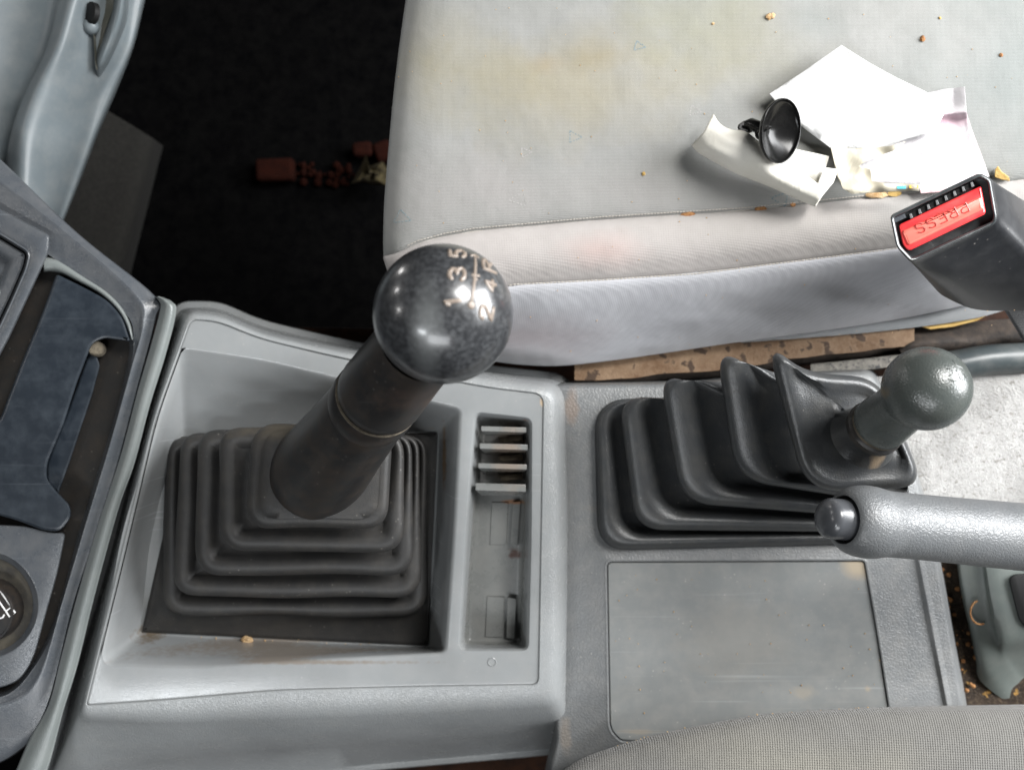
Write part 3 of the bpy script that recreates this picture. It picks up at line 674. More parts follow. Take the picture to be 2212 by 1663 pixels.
def on_sphere(px, py, c, r, lift=0.0):
    o = Vector((0, 0, H)); d = (at(px, py, 0) - o).normalized()
    oc = o - c; b_ = oc.dot(d); cc_ = oc.dot(oc) - r*r; D = b_*b_-cc_
    if D < 0: D = 0
    p = o + d*(-b_-math.sqrt(D)); n = (p-c).normalized()
    return p + n*lift
GL = {'1': [[(.28, .72), (.55, 1), (.55, 0)]],
      '3': [[(.08, .85), (.3, 1), (.65, 1), (.9, .82), (.85, .6), (.5, .53), (.88, .45), (.95, .2), (.68, 0), (.3, 0), (.05, .17)]],
      '5': [[(.92, 1), (.15, 1), (.1, .55), (.5, .64), (.88, .5), (.92, .2), (.6, 0), (.25, 0), (.06, .15)]],
      '2': [[(.08, .75), (.2, .95), (.5, 1), (.85, .92), (.9, .65), (.6, .42), (.1, 0), (.95, 0)]],
      '4': [[(.72, 0), (.72, 1), (.08, .32), (.98, .32)]],
      'R': [[(.1, 0), (.1, 1), (.6, 1), (.88, .85), (.88, .62), (.6, .5), (.1, .5)], [(.5, .5), (.92, 0)]],
      'P': [[(.1, 0), (.1, 1), (.65, 1), (.9, .85), (.9, .6), (.65, .45), (.1, .45)]],
      'E': [[(.9, 1), (.1, 1), (.1, 0), (.9, 0)], [(.1, .52), (.75, .52)]],
      'S': [[(.9, .85), (.6, 1), (.25, 1), (.08, .8), (.2, .57), (.8, .45), (.92, .2), (.7, 0), (.3, 0), (.06, .15)]]}
def glyph(ch, q):
    """q: image points of glyph corners: bottom-left, bottom-right, top-right, top-left"""
    out = []
    for st in GL[ch]:
        pts = []
        for a, b_ in zip(st, st[1:]):
            for j in range(4): t = j/4; pts.append((a[0]+(b_[0]-a[0])*t, a[1]+(b_[1]-a[1])*t))
        pts.append(st[-1])
        out.append([tuple(((1-u)*(1-v)*q[0][c] + u*(1-v)*q[1][c] + u*v*q[2][c] + (1-u)*v*q[3][c]) for c in range(2)) for u, v in pts])
    return out
def strokes(g, lines, c, r, rad, seg=8, sink=.35):
    for ln in lines:
        pts = [on_sphere(x, y, c, r, rad*(-sink)) for x, y in ln]
        pts2 = [pts[0]] + pts + [pts[-1]]
        d0 = (pts[0]-pts[1]).normalized()*rad*.8; d1 = (pts[-1]-pts[-2]).normalized()*rad*.8
        pts = [pts[0]+d0, pts[0]+d0*.4] + pts[1:-1] + [pts[-1]+d1*.4, pts[-1]+d1]
        n = len(pts); g.tube(pts, [rad*.5, rad*.9]+[rad]*(n-4)+[rad*.9, rad*.5], seg)
kc = B + axn*ks
g = MB(); sw = .00086
q5 = [(1004, 556), (1004, 541), (971, 540), (973, 555)]
q3 = [(1002, 607), (1004, 579), (972, 578), (970, 603)]
q1 = [(992, 660), (994, 640), (960, 642), (960, 666)]
qR = [(1072, 592), (1060, 568), (1042, 556), (1045, 582)]
q4 = [(1068, 632), (1071, 609), (1048, 600), (1050, 628)]
q2 = [(1060, 695), (1066, 665), (1039, 656), (1036, 688)]
for ch, q in (('5', q5), ('3', q3), ('1', q1), ('R', qR), ('4', q4), ('2', q2)):
    strokes(g, glyph(ch, q), kc, rk, sw)
strokes(g, [[(1018, 654), (1021, 635), (1024, 612), (1026, 590), (1027, 570), (1026, 556)], [(1018, 552), (1026, 552), (1032, 556)], [(1021, 594), (1034, 596)], [(1024, 600), (1029, 604)]], kc, rk, .00066)
p = on_sphere(1018, 659, kc, rk, -.0010)
g.lathe(p, (p-kc), [(0, .0014), (.0010, .0014), (.0014, .0010), (.0015, .0001)], 20)
pt = g.build('shift_pattern', M['mark'], gl)
pt.parent = kn; pt['_w'] = kn['_w']

# ------------------------------------------------------------------ rear console
rc = thing('rear_console', at(1600, 1300, -.05), 'flat dark grey rear console with square rubber tray mat beside the handbrake', 'console')
g = MB()
O = ring([(1180, 832, 20), (1500, 828, 20), (1742, 806, 12), (1880, 800, 22), (1912, 850, 30), (1960, 960, 60), (1998, 1085, 60), (2028, 1215, 60), (2082, 1520, 60), (2115, 1720, 20), (1180, 1720, 20), (1185, 1660, 20), (1200, 1600, 20)], -.022, k=5, m=6)
Ll = g.loft([off(O, -8, 0, -.075), off(O, 0, 0, -.026), off(O, 2, 0, -.0235), off(O, 6, 0, -.022), off(O, 10, 0, -.0215)])
MT = ring([(1310, 1212, 14), (1600, 1211, 60), (1868, 1210, 8), (1893, 1350, 60), (1921, 1530, 10), (1935, 1640, 10), (1340, 1600, 8), (1316, 1575, 20)], -.022, k=6, m=6)
Lm = g.loft([off(MT, -7, 0, -.0215), off(MT, -3, 0, -.0209), off(MT, 0, 0, -.0211), off(MT, 1.5, 0, -.0235), off(MT, 3, 0, -.025)])
g.fill(Ll[-1], Lm[0]); g.build('console_body', M['rear'], rc)
g = MB(); Lm = g.loft([off(MT, 1.5, 0, -.026), off(MT, 2.5, 0, -.0228), off(MT, 4.5, 0, -.0222), off(MT, 7, 0, -.0222)]); g.fill(Lm[-1]); g.build('tray_mat', M['mat'], rc)
g = MB()
ra = [(1930, 1000), (1962, 1100), (1986, 1216), (2012, 1350), (2046, 1525), (2070, 1660)]
g.patch([[(x-9, y, -.0216) for x, y in ra], [(x-4, y, -.0206) for x, y in ra], [(x+1, y, -.0197) for x, y in ra], [(x+7, y, -.0206) for x, y in ra], [(x+14, y, -.0218) for x, y in ra]], n=4, m=6); g.build('raised_ridge', M['rear'], rc)
# carpet and dirt at right
g = MB()
gr = []
for j in range(9):
    y = 800 + j*45
    gr.append([(x, y + (14 if j == 0 else 0) - (x-1850)*.02, -.045 + .004*math.sin(x*.02+j)) for x in range(1850, 2500, 80)])
g.patch(gr, n=6, m=6); tag(g.build('carpet', M['carpet']), kind='structure')
g = MB(); rnd = random.Random(3); gr = []
for j in range(12):
    y = 1150 + j*50
    gr.append([(x, y, -.062 + rnd.uniform(-.003, .003)) for x in range(1960, 2560, 50)])
g.patch(gr, n=4, m=4); tag(g.build('dirty_gap_floor', M['dirtfloor']), kind='structure')
br = thing('handbrake_bracket', at(2180, 1320, -.05), 'grey green painted bracket with black hole under the handbrake at right edge', 'bracket')
g = MB()
g.patch([[(2060, 1150, -.060), (2069, 1225, -.060), (2078, 1288, -.060), (2097, 1371, -.060), (2108, 1427, -.061), (2118, 1470, -.062), (2180, 1520, -.064)],
         [(2066, 1150, -.050), (2074, 1225, -.050), (2084, 1288, -.050), (2103, 1371, -.050), (2116, 1420, -.051), (2135, 1452, -.055), (2185, 1490, -.062)],
         [(2110, 1150, -.045), (2122, 1225, -.045), (2130, 1288, -.045), (2142, 1360, -.045), (2152, 1400, -.046), (2168, 1432, -.052), (2200, 1475, -.062)],
         [(2130, 1150, -.038), (2140, 1225, -.038), (2150, 1288, -.038), (2164, 1350, -.038), (2174, 1386, -.040), (2188, 1415, -.05), (2220, 1460, -.062)],
         [(2260, 1150, -.036), (2260, 1225, -.036), (2260, 1288, -.036), (2262, 1340, -.036), (2264, 1370, -.040), (2270, 1400, -.05), (2280, 1450, -.062)],
         [(2400, 1150, -.036), (2400, 1225, -.036), (2400, 1288, -.036), (2400, 1340, -.036), (2400, 1370, -.040), (2400, 1400, -.05), (2400, 1450, -.062)]], n=5, m=5)
g.build('pressed_plate', M['bracket'], br)
g = MB(); hr = ring([(2178, 1242, 22), (2300, 1236, 10), (2300, 1372, 10), (2206, 1352, 26)], -.0345)
L = g.loft([off(hr, -2, 0, -.0362), off(hr, 0, 0, -.0348), off(hr, 2, 0, -.0346)], cap1=True); g.build('hole', M['slotdark'], br)  # raised black plate whose colour stands for the shade in the opening
g = MB(); g.tube([at(2118+22*math.cos(a), 1322+26*math.sin(a), -.0445) for a in [R(70)+i*R(14) for i in range(14)]], .0006, 6); g.build('stamped_mark', M['crumb_dark'], br)

# ------------------------------------------------------------------ seat rail and hardware
rl = thing('seat_rail', at(1600, 790, -.07), 'rusty brown seat rail showing under the passenger seat cushion', 'seat rail')
g = MB()
rj = random.Random(5)
A = [(1241, 806), (1330, 794), (1539, 770), (1741, 738), (1900, 722), (1975, 716)]; Bb = [(1241, 820), (1330, 817), (1539, 799), (1741, 772), (1900, 755), (1975, 747)]
A = spline(A, 4); Bb = [(x, y+rj.uniform(-2.5, 2.5)) for x, y in spline(Bb, 4)]
g.patch([[(x, y-60, -.052) for x, y in A], [(x, y-20, -.05) for x, y in A], [(x, y, -.048) for x, y in A], [(x, y, -.048) for x, y in Bb], [(x, y+2, -.052) for x, y in Bb]], n=3, m=6, lin_rows=True); g.build('top_flange', M['rail'], rl)
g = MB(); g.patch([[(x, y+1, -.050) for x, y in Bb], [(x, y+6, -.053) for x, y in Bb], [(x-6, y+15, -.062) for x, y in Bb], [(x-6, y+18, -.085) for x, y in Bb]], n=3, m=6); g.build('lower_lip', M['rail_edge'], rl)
g = MB(); C1 = [(1751, 786), (1850, 776), (1940, 766), (2020, 760)]
g.patch([[(x, y, -.052) for x, y in C1], [(x, y+3, -.048) for x, y in C1], [(x, y+20, -.046) for x, y in C1], [(x, y+26, -.048) for x, y in C1], [(x, y+28, -.075) for x, y in C1]], n=3, m=5)
tag(g.build('slide_track', M['rail_grey']), 'dusty grey metal slide track between the rusty rail and the small lever knob', 'track')
g = MB(); tb = [(1990, 800, -.05), (2060, 790, -.048), (2130, 778, -.046), (2212, 773, -.045), (2320, 765, -.045)]
g.tube([at(*p) for p in spline(tb, 6)], .0095, 20); tag(g.build('seat_tube', M['tube']), 'black tube with dusty top, right of the small lever knob', 'tube')
g = MB(); g.patch([[(1930, 752, -.060), (1945, 712, -.06), (2100, 695, -.06), (2200, 688, -.06), (2330, 690, -.06)], [(1945, 758, -.047), (2000, 742, -.046), (2120, 735, -.05), (2200, 730, -.05), (2330, 730, -.05)], [(1950, 775, -.06), (2030, 772, -.06), (2140, 765, -.06), (2200, 760, -.06), (2330, 760, -.06)]])  # dark sheet added to cover the rail end under the cushion
tag(g.build('dark_cover', M['rail_edge']), 'added dark cover sheet under the cushion at the right edge', 'bracket')
g = MB(); lf = [(1990, 706), (2040, 690), (2090, 683), (2135, 680), (2110, 693), (2060, 706), (2010, 712)]
g.loft([[(x, y, -.051) for x, y in lf], [(x, y, -.048) for x, y in lf]], cap0=True, cap1=True); g.loft
tag(g.build('foam_scrap', M['leaf'], bevel=.0005), 'yellow ochre foam strip showing below the cushion edge', 'foam strip')

# ------------------------------------------------------------------ passenger seat cushion
ps = thing('passenger_seat', at(1500, 300, -.05), 'wide grey cloth passenger seat cushion with pale bolster and stains', 'car seat')
xs = [0, 1, 2, 3, 4, 5, 6, 7]
cols_top = [(-60, .030), (60, .030), (200, .029), (330, .028), (430, .0265)]
def seam_y(x):
    pts = [(800, 560), (860, 545), (904, 525), (960, 510), (1022, 499), (1100, 492), (1300, 474), (1600, 455), (1900, 425), (2212, 388), (2500, 352)]
    for a, b_ in zip(pts, pts[1:]):
        if a[0] <= x <= b_[0]: return a[1] + (b_[1]-a[1])*(x-a[0])/(b_[0]-a[0])
    return pts[-1][1]
def stitch_y(x):
    pts = [(800, 660), (1000, 640), (1110, 613), (1300, 603), (1500, 590), (1700, 565), (1900, 540), (2212, 495), (2500, 450)]
    for a, b_ in zip(pts, pts[1:]):
        if a[0] <= x <= b_[0]: return a[1] + (b_[1]-a[1])*(x-a[0])/(b_[0]-a[0])
    return pts[-1][1]
def bot_y(x):
    pts = [(800, 700), (900, 745), (1000, 768), (1080, 784), (1160, 790), (1230, 791), (1400, 768), (1600, 738), (1800, 711), (1990, 682), (2130, 648), (2212, 625), (2500, 560)]
    for a, b_ in zip(pts, pts[1:]):
        if a[0] <= x <= b_[0]: return a[1] + (b_[1]-a[1])*(x-a[0])/(b_[0]-a[0])
    return pts[-1][1]
def left_x(y):
    pts = [(-80, 888), (0, 879), (100, 862), (250, 846), (400, 833), (480, 828), (560, 829), (660, 860), (800, 1000)]
    for a, b_ in zip(pts, pts[1:]):
        if a[0] <= y <= b_[0]: return a[1] + (b_[1]-a[1])*(y-a[0])/(b_[0]-a[0])
    return pts[-1][1]
US = [0, .006, .02, .05, .09, .14, .2, .28, .37, .46, .55, .64, .73, .82, .91, 1.0]
def edge_drop(u):   # front edge roll of the cushion
    d = u*1550
    return -.012*math.exp(-d/22.0)
def srow(fn, zf, push=0):
    out = []
    for u in US:
        x = 829 + u*1600
        y = fn(x); lx = left_x(y) if push == 0 else left_x(y)+push
        x = lx + u*1600; y = fn(x)
        out.append((x, y, (zf(x) if callable(zf) else zf) + edge_drop(u)))
    return out
def tops(t):  # t 0..1 from top frame to seam
    return lambda x: -60 + (seam_y(x)+60)*t
def pref(rows, dz=-.12):
    # fold the front edge down
    return [[(r[0][0]+5, r[0][1], r[0][2]-.14), (r[0][0]+3, r[0][1], r[0][2]-.03), (r[0][0]+.5, r[0][1], r[0][2]-.006)] + r for r in rows]
seam_z = .0225
g = MB()
rows = [srow(tops(t), z) for t, z in ((0, .030), (.2, .030), (.4, .0295), (.6, .029), (.8, .028), (.93, .0265), (.98, .0248), (1.0, seam_z))]
g.patch(pref(rows), n=6, m=4); g.build('centre_cloth', M['seat'], ps, angle=None)
g = MB()
def bet(fa, fb, t): return lambda x: fa(x)+(fb(x)-fa(x))*t
rows = [srow(seam_y, seam_z-.0005)] + [srow(bet(seam_y, stitch_y, t), z) for t, z in ((.06, .0245), (.2, .0262), (.45, .0265), (.7, .0240), (.9, .0195), (.97, .0175), (1.0, .0163))]
g.patch(pref(rows), n=5, m=4); g.build('bolster', M['bolster'], ps, angle=None)
g = MB()
def fold(x, t):  # soft fold at right under the buckle
    return .004*math.exp(-((x-1960-120*t)/60)**2)
rows = [srow(stitch_y, .0160)] + [srow(bet(stitch_y, bot_y, t), (lambda z, t: (lambda x: z + fold(x, t)))(z, t)) for t, z in ((.04, .0168), (.15, .0140), (.35, .005), (.6, -.010), (.85, -.028), (.96, -.037), (1.0, -.042))] + [srow(bet(stitch_y, bot_y, .97), -.052), srow(bet(stitch_y, bot_y, .9), -.060)]
g.patch(pref(rows), n=5, m=4); g.build('side_cloth', M['seatside'], ps, angle=None)

bpy.context.view_layer.update()
seat_bvh = []
for o in ps.children:
    me = o.data; wv = [o.matrix_world @ v.co for v in me.vertices]
    seat_bvh.append(BVHTree.FromPolygons([tuple(v) for v in wv], [tuple(p.vertices) for p in me.polygons]))
def on_seat(px, py, lift=0.0):
    o = Vector((0, 0, H)); d = (at(px, py, 0)-o).normalized(); best = None
    for t in seat_bvh:
        h = t.ray_cast(o, d)
        if h[0] is not None and (best is None or h[3] < best[1]): best = (h[0], h[3], h[1])
    if best is None: return at(px, py, .028+lift)
    return best[0] + Vector((0, 0, lift))
def dashes(g, fn, x0, x1, step, ln, rad, dy=0, lift=.0001):
    x = x0
    while x < x1:
        g.tube([on_seat(x, fn(x)+dy, lift), on_seat(x+ln*.5, fn(x+ln*.5)+dy, lift+.0002), on_seat(x+ln, fn(x+ln)+dy, lift)], rad, 5)
        x += step
g = MB(); dashes(g, stitch_y, 1100, 2040, 8, 5.5, .00042, 2); g.build('stitching', M['thread'], ps)
g = MB(); dashes(g, seam_y, 880, 2130, 7, 5, .0003, -5); g.build('stitching', M['thread'], ps)
g = MB(); g.tube([on_seat(x, seam_y(x)+.5, -.0004) for x in range(850, 2230, 20)], .0006, 6); g.build('seam_piping', M['thread'], ps)
def motif(cx, cy, s, rot, mat):
    g = MB(); pts = []
    for k in range(4):
        a = rot + k*2*math.pi/3; pts.append((cx + s*math.cos(a), cy + s*.8*math.sin(a)))
    for a, b_ in zip(pts, pts[1:]):
        for j in range(5):
            t0 = j/5+.02; t1 = t0+.13
            q = [on_seat(a[0]+(b_[0]-a[0])*t+random.uniform(-1, 1), a[1]+(b_[1]-a[1])*t+random.uniform(-1, 1), 0.00002) for t in (t0, t1)]
            g.tube(q, .00032, 5, flat=.3)
    g.build('printed_motif', mat, ps)
for a in ((868, 470, 22, .4, M['motif']), (1122, 430, 24, .9, M['motif_pale']), (1240, 296, 18, 0, M['motif']), (1688, 430, 22, 1.2, M['motif']), (1500, 240, 16, .2, M['motif_pale']), (1135, 330, 15, 2, M['motif_pale']), (1380, 100, 15, .2, M['motif'])): motif(*a)
g = MB(); uf = [[(2050, 690, -.040), (2070, 668, -.03), (2110, 648, -.02)], [(2100, 690, -.040), (2120, 665, -.028), (2150, 640, -.016)], [(2140, 690, -.042), (2165, 672, -.03), (2190, 655, -.02)]]
g = MB(); a1 = [(1700, 738), (1850, 716), (1990, 692), (2090, 668), (2140, 654), (2160, 648)]
tt = [.05, .25, .55, .8, 1, 1, 1]; a1 = [(1600, 742), (1700, 730), (1850, 710), (1990, 688), (2090, 667), (2140, 654), (2160, 648)]
g.patch([[(x, y-14, -.047) for x, y in a1], [(x, y-6, -.045) for x, y in a1], [(x+8*t, y+14*t-3, -.045) for (x, y), t in zip(a1, tt)], [(x+14*t, y+24*t-3, -.046) for (x, y), t in zip(a1, tt)]], n=3, m=5); g.build('under_flap', M['dustflap'], ps)

# ------------------------------------------------------------------ driver seat
ds = thing('driver_seat', at(1800, 1700, -.05), 'grey woven driver seat cushion edge along the bottom of the photo', 'car seat')
E = [(1150, 1720), (1210, 1668), (1272, 1631), (1392, 1593), (1497, 1569), (1631, 1545), (1775, 1533), (1871, 1528), (2020, 1524), (2212, 1521), (2400, 1518)]
g = MB()
g.patch([[(x, y+6, -.07) for x, y in E], [(x, y+1, -.01) for x, y in E], [(x, y, .006) for x, y in E], [(x+1, y+5, .012) for x, y in E], [(x+3, y+24, .018) for x, y in E], [(x+6, y+80, .024) for x, y in E], [(x+8, y+200, .028) for x, y in E], [(x+8, y+400, .028) for x, y in E]], n=5, m=6)
g.build('woven_cushion', M['driver'], ds, angle=None)

# ------------------------------------------------------------------ low range lever
ll = thing('low_range_lever', at(1650, 1000, -.022), 'short lever with round dark green grey knob rising from leaning rubber bellows', 'gear lever')
zb = -.021
quads = [
 ([(1288, 868, 70), (1500, 862, 40), (1940, 850, 40), (1965, 1168, 40), (1296, 1184, 62)], [-.016]*5),
 ([(1338, 856, 60), (1500, 866, 40), (1945, 880, 40), (1968, 1148, 40), (1374, 1142, 60)], [.000, -.002, -.006, -.006, -.004]),
 ([(1424, 798, 74), (1560, 862, 60), (1915, 960, 40), (1972, 1122, 50), (1474, 1084, 66)], [.024, .018, .008, .006, .012]),
 ([(1548, 746, 74), (1670, 830, 60), (1915, 935, 50), (1978, 1095, 60), (1592, 1034, 70)], [.048, .040, .026, .022, .030]),
 ([(1658, 744, 74), (1738, 806, 50), (1898, 818, 60), (1996, 1050, 60), (1742, 1062, 80)], [.068, .064, .058, .056, .052])]
def qring(q, k=10, m=16): return ring([(v[0], v[1], v[2], z) for v, z in zip(q[0], q[1])], k=k, m=m)
QR = [qring(q) for q in quads]
def core(i):
    (a, mm, b_, c_, d_), z_ = quads[i]
    dy = (0, 20, 50, 66, 62)[i]; dx = (0, 22, 32, 40, 40)[i]
    return ring([(a[0]+dx, a[1]+dy, 46, z_[0]), (mm[0]+6, mm[1]+dy*.55, 46, z_[1]), (b_[0]-22, b_[1]+24, 40, z_[2]), (c_[0]-24, c_[1]-24, 40, z_[3]), (d_[0]+24, d_[1]-24, 60, z_[4])], k=10, m=16)
CR = [core(i) for i in range(5)]
rings = [[(p[0], p[1], zb-.004) for p in off(QR[0], -6)], [(p[0], p[1], zb+.0005) for p in off(QR[0], -5)], off(QR[0], -1, -.002)]
for i, q in enumerate(QR):
    if i > 0:
        pv = QR[i-1]
        val = [(a[0]*.35+b_[0]*.65, a[1]*.35+b_[1]*.65, a[2]*.62+b_[2]*.38) for a, b_ in zip(off(pv, 26), off(q, 26))]
        rb_ = [(p[0], p[1], o_[2]*.95 + q_[2]*.05 - .006) for p, o_, q_ in zip(CR[i], pv, q)]
        rc_ = [(p[0], p[1], o_[2]*.45 + q_[2]*.55 - .004) for p, o_, q_ in zip(mix(q, CR[i], .7), pv, q)]
        rings += [rb_, rc_]
    rings += [off(q, 12, -.0090), off(q, 4, -.0068), off(q, 0, -.0040), off(q, -2, -.0010)]
    if i < 4:
        tg = CR[i+1]
        for t_, dz in ((.015, .0018), (.06, .0038), (.14, .0050), (.25, .0052), (.36, .0040), (.46, .0012), (.56, -.0028), (.78, -.0058)):
            rings.append([(a_[0]+(b_[0]-a_[0])*t_, a_[1]+(b_[1]-a_[1])*t_, a_[2]+dz*(.55+.45*min(1, math.hypot(a_[0]-b_[0], a_[1]-b_[1])/120))) for a_, b_ in zip(q, tg)])
cn = (1868, 930)
NK0 = at(1872, 938, .070); NK1 = at(2000, 840, .112); nax = (NK1-NK0).normalized()
top = QR[-1]
def toneck(t, z, pull):
    return [(p[0]+(cn[0]-p[0])*t, p[1]+(cn[1]-p[1])*t, z + (p[2]-z)*pull) for p in top]
def lip(t, dz): return [(p[0]+(cn[0]-p[0])*t, p[1]+(cn[1]-p[1])*t, p[2]+dz) for p in top]
rings += [lip(.01, .0018), lip(.04, .0036), lip(.09, .0046), lip(.17, .0046), toneck(.28, .0655, .75), toneck(.40, .0625, .42), toneck(.52, .0610, .18), toneck(.64, .0615, .05)]
# blend to round neck ring
n = len(top); u_ = Vector((0, 0, 1)); a_ = nax.cross(u_).normalized(); b2 = a_.cross(nax).normalized()
def inv(v): k = W/PW*(H-v.z)/H; return (v.x/k+PW/2, PH/2-v.y/k, v.z)
def nring(s, r, ref):
    c = NK0 + nax*s; out = []
    for p in ref:
        w = at(*p) - c; w = w - nax*w.dot(nax); w = w.normalized()
        out.append(inv(c + w*r))
    return out
rings += [nring(-.004, .0165, toneck(.6, .06, .05)), nring(.002, .0128, toneck(.6, .06, .05)), nring(.006, .0122, toneck(.6, .06, .05))]
g = MB(); g.loft(rings); g.build('rubber_bellows', M['boot2'], ll, angle=80)
g = MB(); g.lathe(NK0, nax, [(.0045, .0118), (.005, .0135), (.008, .0137), (.009, .0130), (.0095, .0125)], 48); g.build('collar', M['lever'], ll)
g = MB(); g.lathe(NK0, nax, [(.009, .0122), (.0095, .0126), (.0108, .0126), (.0112, .012)], 48); g.build('dust_ring', M['trim_dust'], ll)
g = MB(); k2 = at(1999, 838, .112); d2 = (k2-NK0).dot(nax); r2 = .0182
s0 = d2 - r2*math.cos(R(42))
prof = [(.0105, .0122), (.0115, .0130), (.015, .0131), (.022, .0124), (s0-.004, .0119), (s0-.0015, .0120), (s0, r2*math.sin(R(42)))]
prof += [(d2 - r2*math.cos(a), r2*math.sin(a)) for a in [R(44)+(math.pi-R(44)-.004)*i/44 for i in range(45)]]
g.lathe(NK0, nax, prof, 80, cap1=True); k2o = g.build('knob', M['knob2'], ll, angle=None)
kc2 = NK0 + nax*d2
g = MB()
for ln in ([(2058, 779), (2066, 790), (2078, 795)], [(2047, 797), (2056, 796), (2058, 806), (2050, 812)], [(2076, 800), (2086, 816)], [(2066, 800), (2074, 818), (2080, 820)], [(2048, 818), (2060, 824), (2072, 822)]):
    strokes(g, [ln], kc2, r2, .00035, 6, .2)
g.build('engraved_marks', M['knob2'], ll); 

# ------------------------------------------------------------------ handbrake
hb = thing('handbrake', at(2100, 1140, .0), 'grained grey handbrake lever with push button end pointing left', 'handbrake')
A0 = at(1822, 1122, .100); A1 = at(2300, 1168, .060); ha = (A1-A0).normalized()
g = MB()
pr = [(.006, .0104), (.0004, .0106), (-.0002, .0114), (.0010, .0132), (.0045, .0152), (.010, .0163), (.016, .0162), (.021, .0154), (.027, .0150), (.050, .0152), (.12, .0166), (.22, .0180)]
pr = [(x, y) for x, y in spline(pr, 5)]
g.lathe(A0, ha, pr, 80); g.build('grip', M['handle'], hb, angle=None)
g = MB(); g.lathe(A0, ha, [(.004, .0104), (.005, .0001)], 48); g.build('button_well', M['slotdark'], hb)
g = MB(); g.lathe(A0, ha, [(.006, .0092), (-.0070, .0090), (-.0086, .0086), (-.0098, .0076), (-.0102, .0070), (-.0112, .0055), (-.0116, .0030), (-.0117, .0001)], 56); g.build('push_button', M['button'], hb)

# ------------------------------------------------------------------ seat belt buckle
bk = thing('seat_belt_buckle', at(2060, 500, .06), 'black seat belt buckle with red press button standing at the seat edge', 'seat belt buckle')
zt = .085
rim = ring([(1923, 466, 10, .080), (2117, 374, 12, .088), (2140, 388, 8, .088), (2154, 470, 10, .084), (2148, 484, 8, .083), (1980, 562, 12, .078), (1966, 564, 8, .078), (1937, 533, 10, .078)], k=5, m=6)
g = MB()
low = ring([(1990, 560, 30, .030), (2175, 430, 30, .040), (2230, 440, 20, .040), (2330, 640, 30, .034), (2310, 670, 30, .030), (2110, 672, 40, .022), (2060, 652, 30, .022), (2020, 630, 30, .024)], k=5, m=6)
sh = mix(rim, low, .5); 
g.loft([low, mix(rim, low, .72), mix(rim, low, .45), mix(rim, low, .2), mix(off(rim, -1.5, -.004), low, .04), off(rim, -1, -.0012)])
g.build('sleeve', M['buckle'], bk, angle=60)
g = MB(); inn = off(rim, 7, -.0002)
g.loft([off(rim, -1, -.0014), off(rim, -.5, -.0004), off(rim, 2, .0003), off(rim, 5, .0002), inn, off(rim, 8, -.003), off(rim, 9, -.006)], cap1=True)
g.build('rim', M['buckle_rim'], bk, angle=50)
def rz(x, y): return .078 + (x-1923)*.00004 + (470-y)*.00002
g = MB()
bt = ring([(1941, 486, 6), (2119, 402, 6), (2130, 462, 8), (1962, 543, 8), (1950, 528, 6)], 0, k=4, m=5)
bt = [(p[0], p[1], rz(p[0], p[1])-.0012) for p in bt]
L = g.loft([off(bt, 0, -.006), bt, off(bt, 2, .0006), off(bt, 5, .0008)], cap1=True); btn = g.build('release_button', M['red'], bk, angle=50)
g = MB()
bp_ = ring([(1948, 499, 5), (2119, 424, 5), (2126, 452, 6), (1962, 531, 6)], 0, k=4, m=5)
bp_ = [(p[0], p[1], rz(p[0], p[1])-.0004) for p in bp_]
g.loft([off(bp_, 0, -.0005), bp_, off(bp_, 2, .0006), off(bp_, 6, .0008)], cap1=True); rp = g.build('raised_panel', M['red_pale'], btn)
# slot side with ribs
g = MB(); sl = ring([(1962, 462, 4), (2100, 392, 4), (2108, 402, 4), (1968, 474, 4)], 0, k=3, m=4)
sl = [(p[0], p[1], rz(p[0], p[1])-.0012) for p in sl]
g.loft([off(sl, 0, -.004), sl, off(sl, 1, .0003)], cap1=True); g.build('tongue_slot', M['slotdark'], bk)
for k_ in range(8):
    t = k_/7; x = 1966 + 132*t; y = 468 - 68*t
    g = MB(); z = rz(x, y)
    q = [(x-3, y-6, z), (x+3, y-8, z), (x+7, y+3, z), (x, y+6, z)]
    g.loft([[(a, b_, c_-.005) for a, b_, c_ in q], q], cap1=True); g.build('slot_tooth', M['buckle'], bk, bevel=.0003)
g = MB(); q = [(1932, 471), (1954, 461), (1958, 470), (1934, 481)]
g.loft([[(a, b_, rz(a, b_)-.002) for a, b_ in q], [(a, b_, rz(a, b_)-.0002) for a, b_ in q]], cap1=True); g.build('worn_corner', M['dash'], bk)
# PRESS moulded, reading upside down from here
g = MB()
def lerp2(a, b_, t): return (a[0]+(b_[0]-a[0])*t, a[1]+(b_[1]-a[1])*t)
p0 = (2090, 444); p1 = (1972, 497)     # text runs from right to left
ud = (9.5, 18.5); 
for k_, ch in enumerate('PRESS'):
    a = lerp2(p0, p1, k_/5+.01); b_ = lerp2(p0, p1, k_/5+.165)
    q = [a, b_, (b_[0]+ud[0], b_[1]+ud[1]), (a[0]+ud[0], a[1]+ud[1])]
    for ln in glyph(ch, [(x-2, y-8) for x, y in q]):
        g.tube([at(x, y, rz(x, y)+.0005) for x, y in ln], .00034, 5)
pw = g.build('moulded_lettering', M['red_mark'], btn)
g = MB()
g.patch([[(2140, 625, .02), (2168, 668, -.01), (2215, 745, -.045)], [(2200, 610, .03), (2240, 660, -.005), (2290, 720, -.04)], [(2260, 600, .03), (2300, 640, .0), (2350, 700, -.04)]], n=5, m=5)
g.build('stalk', M['webbing'], bk, solid=.003)

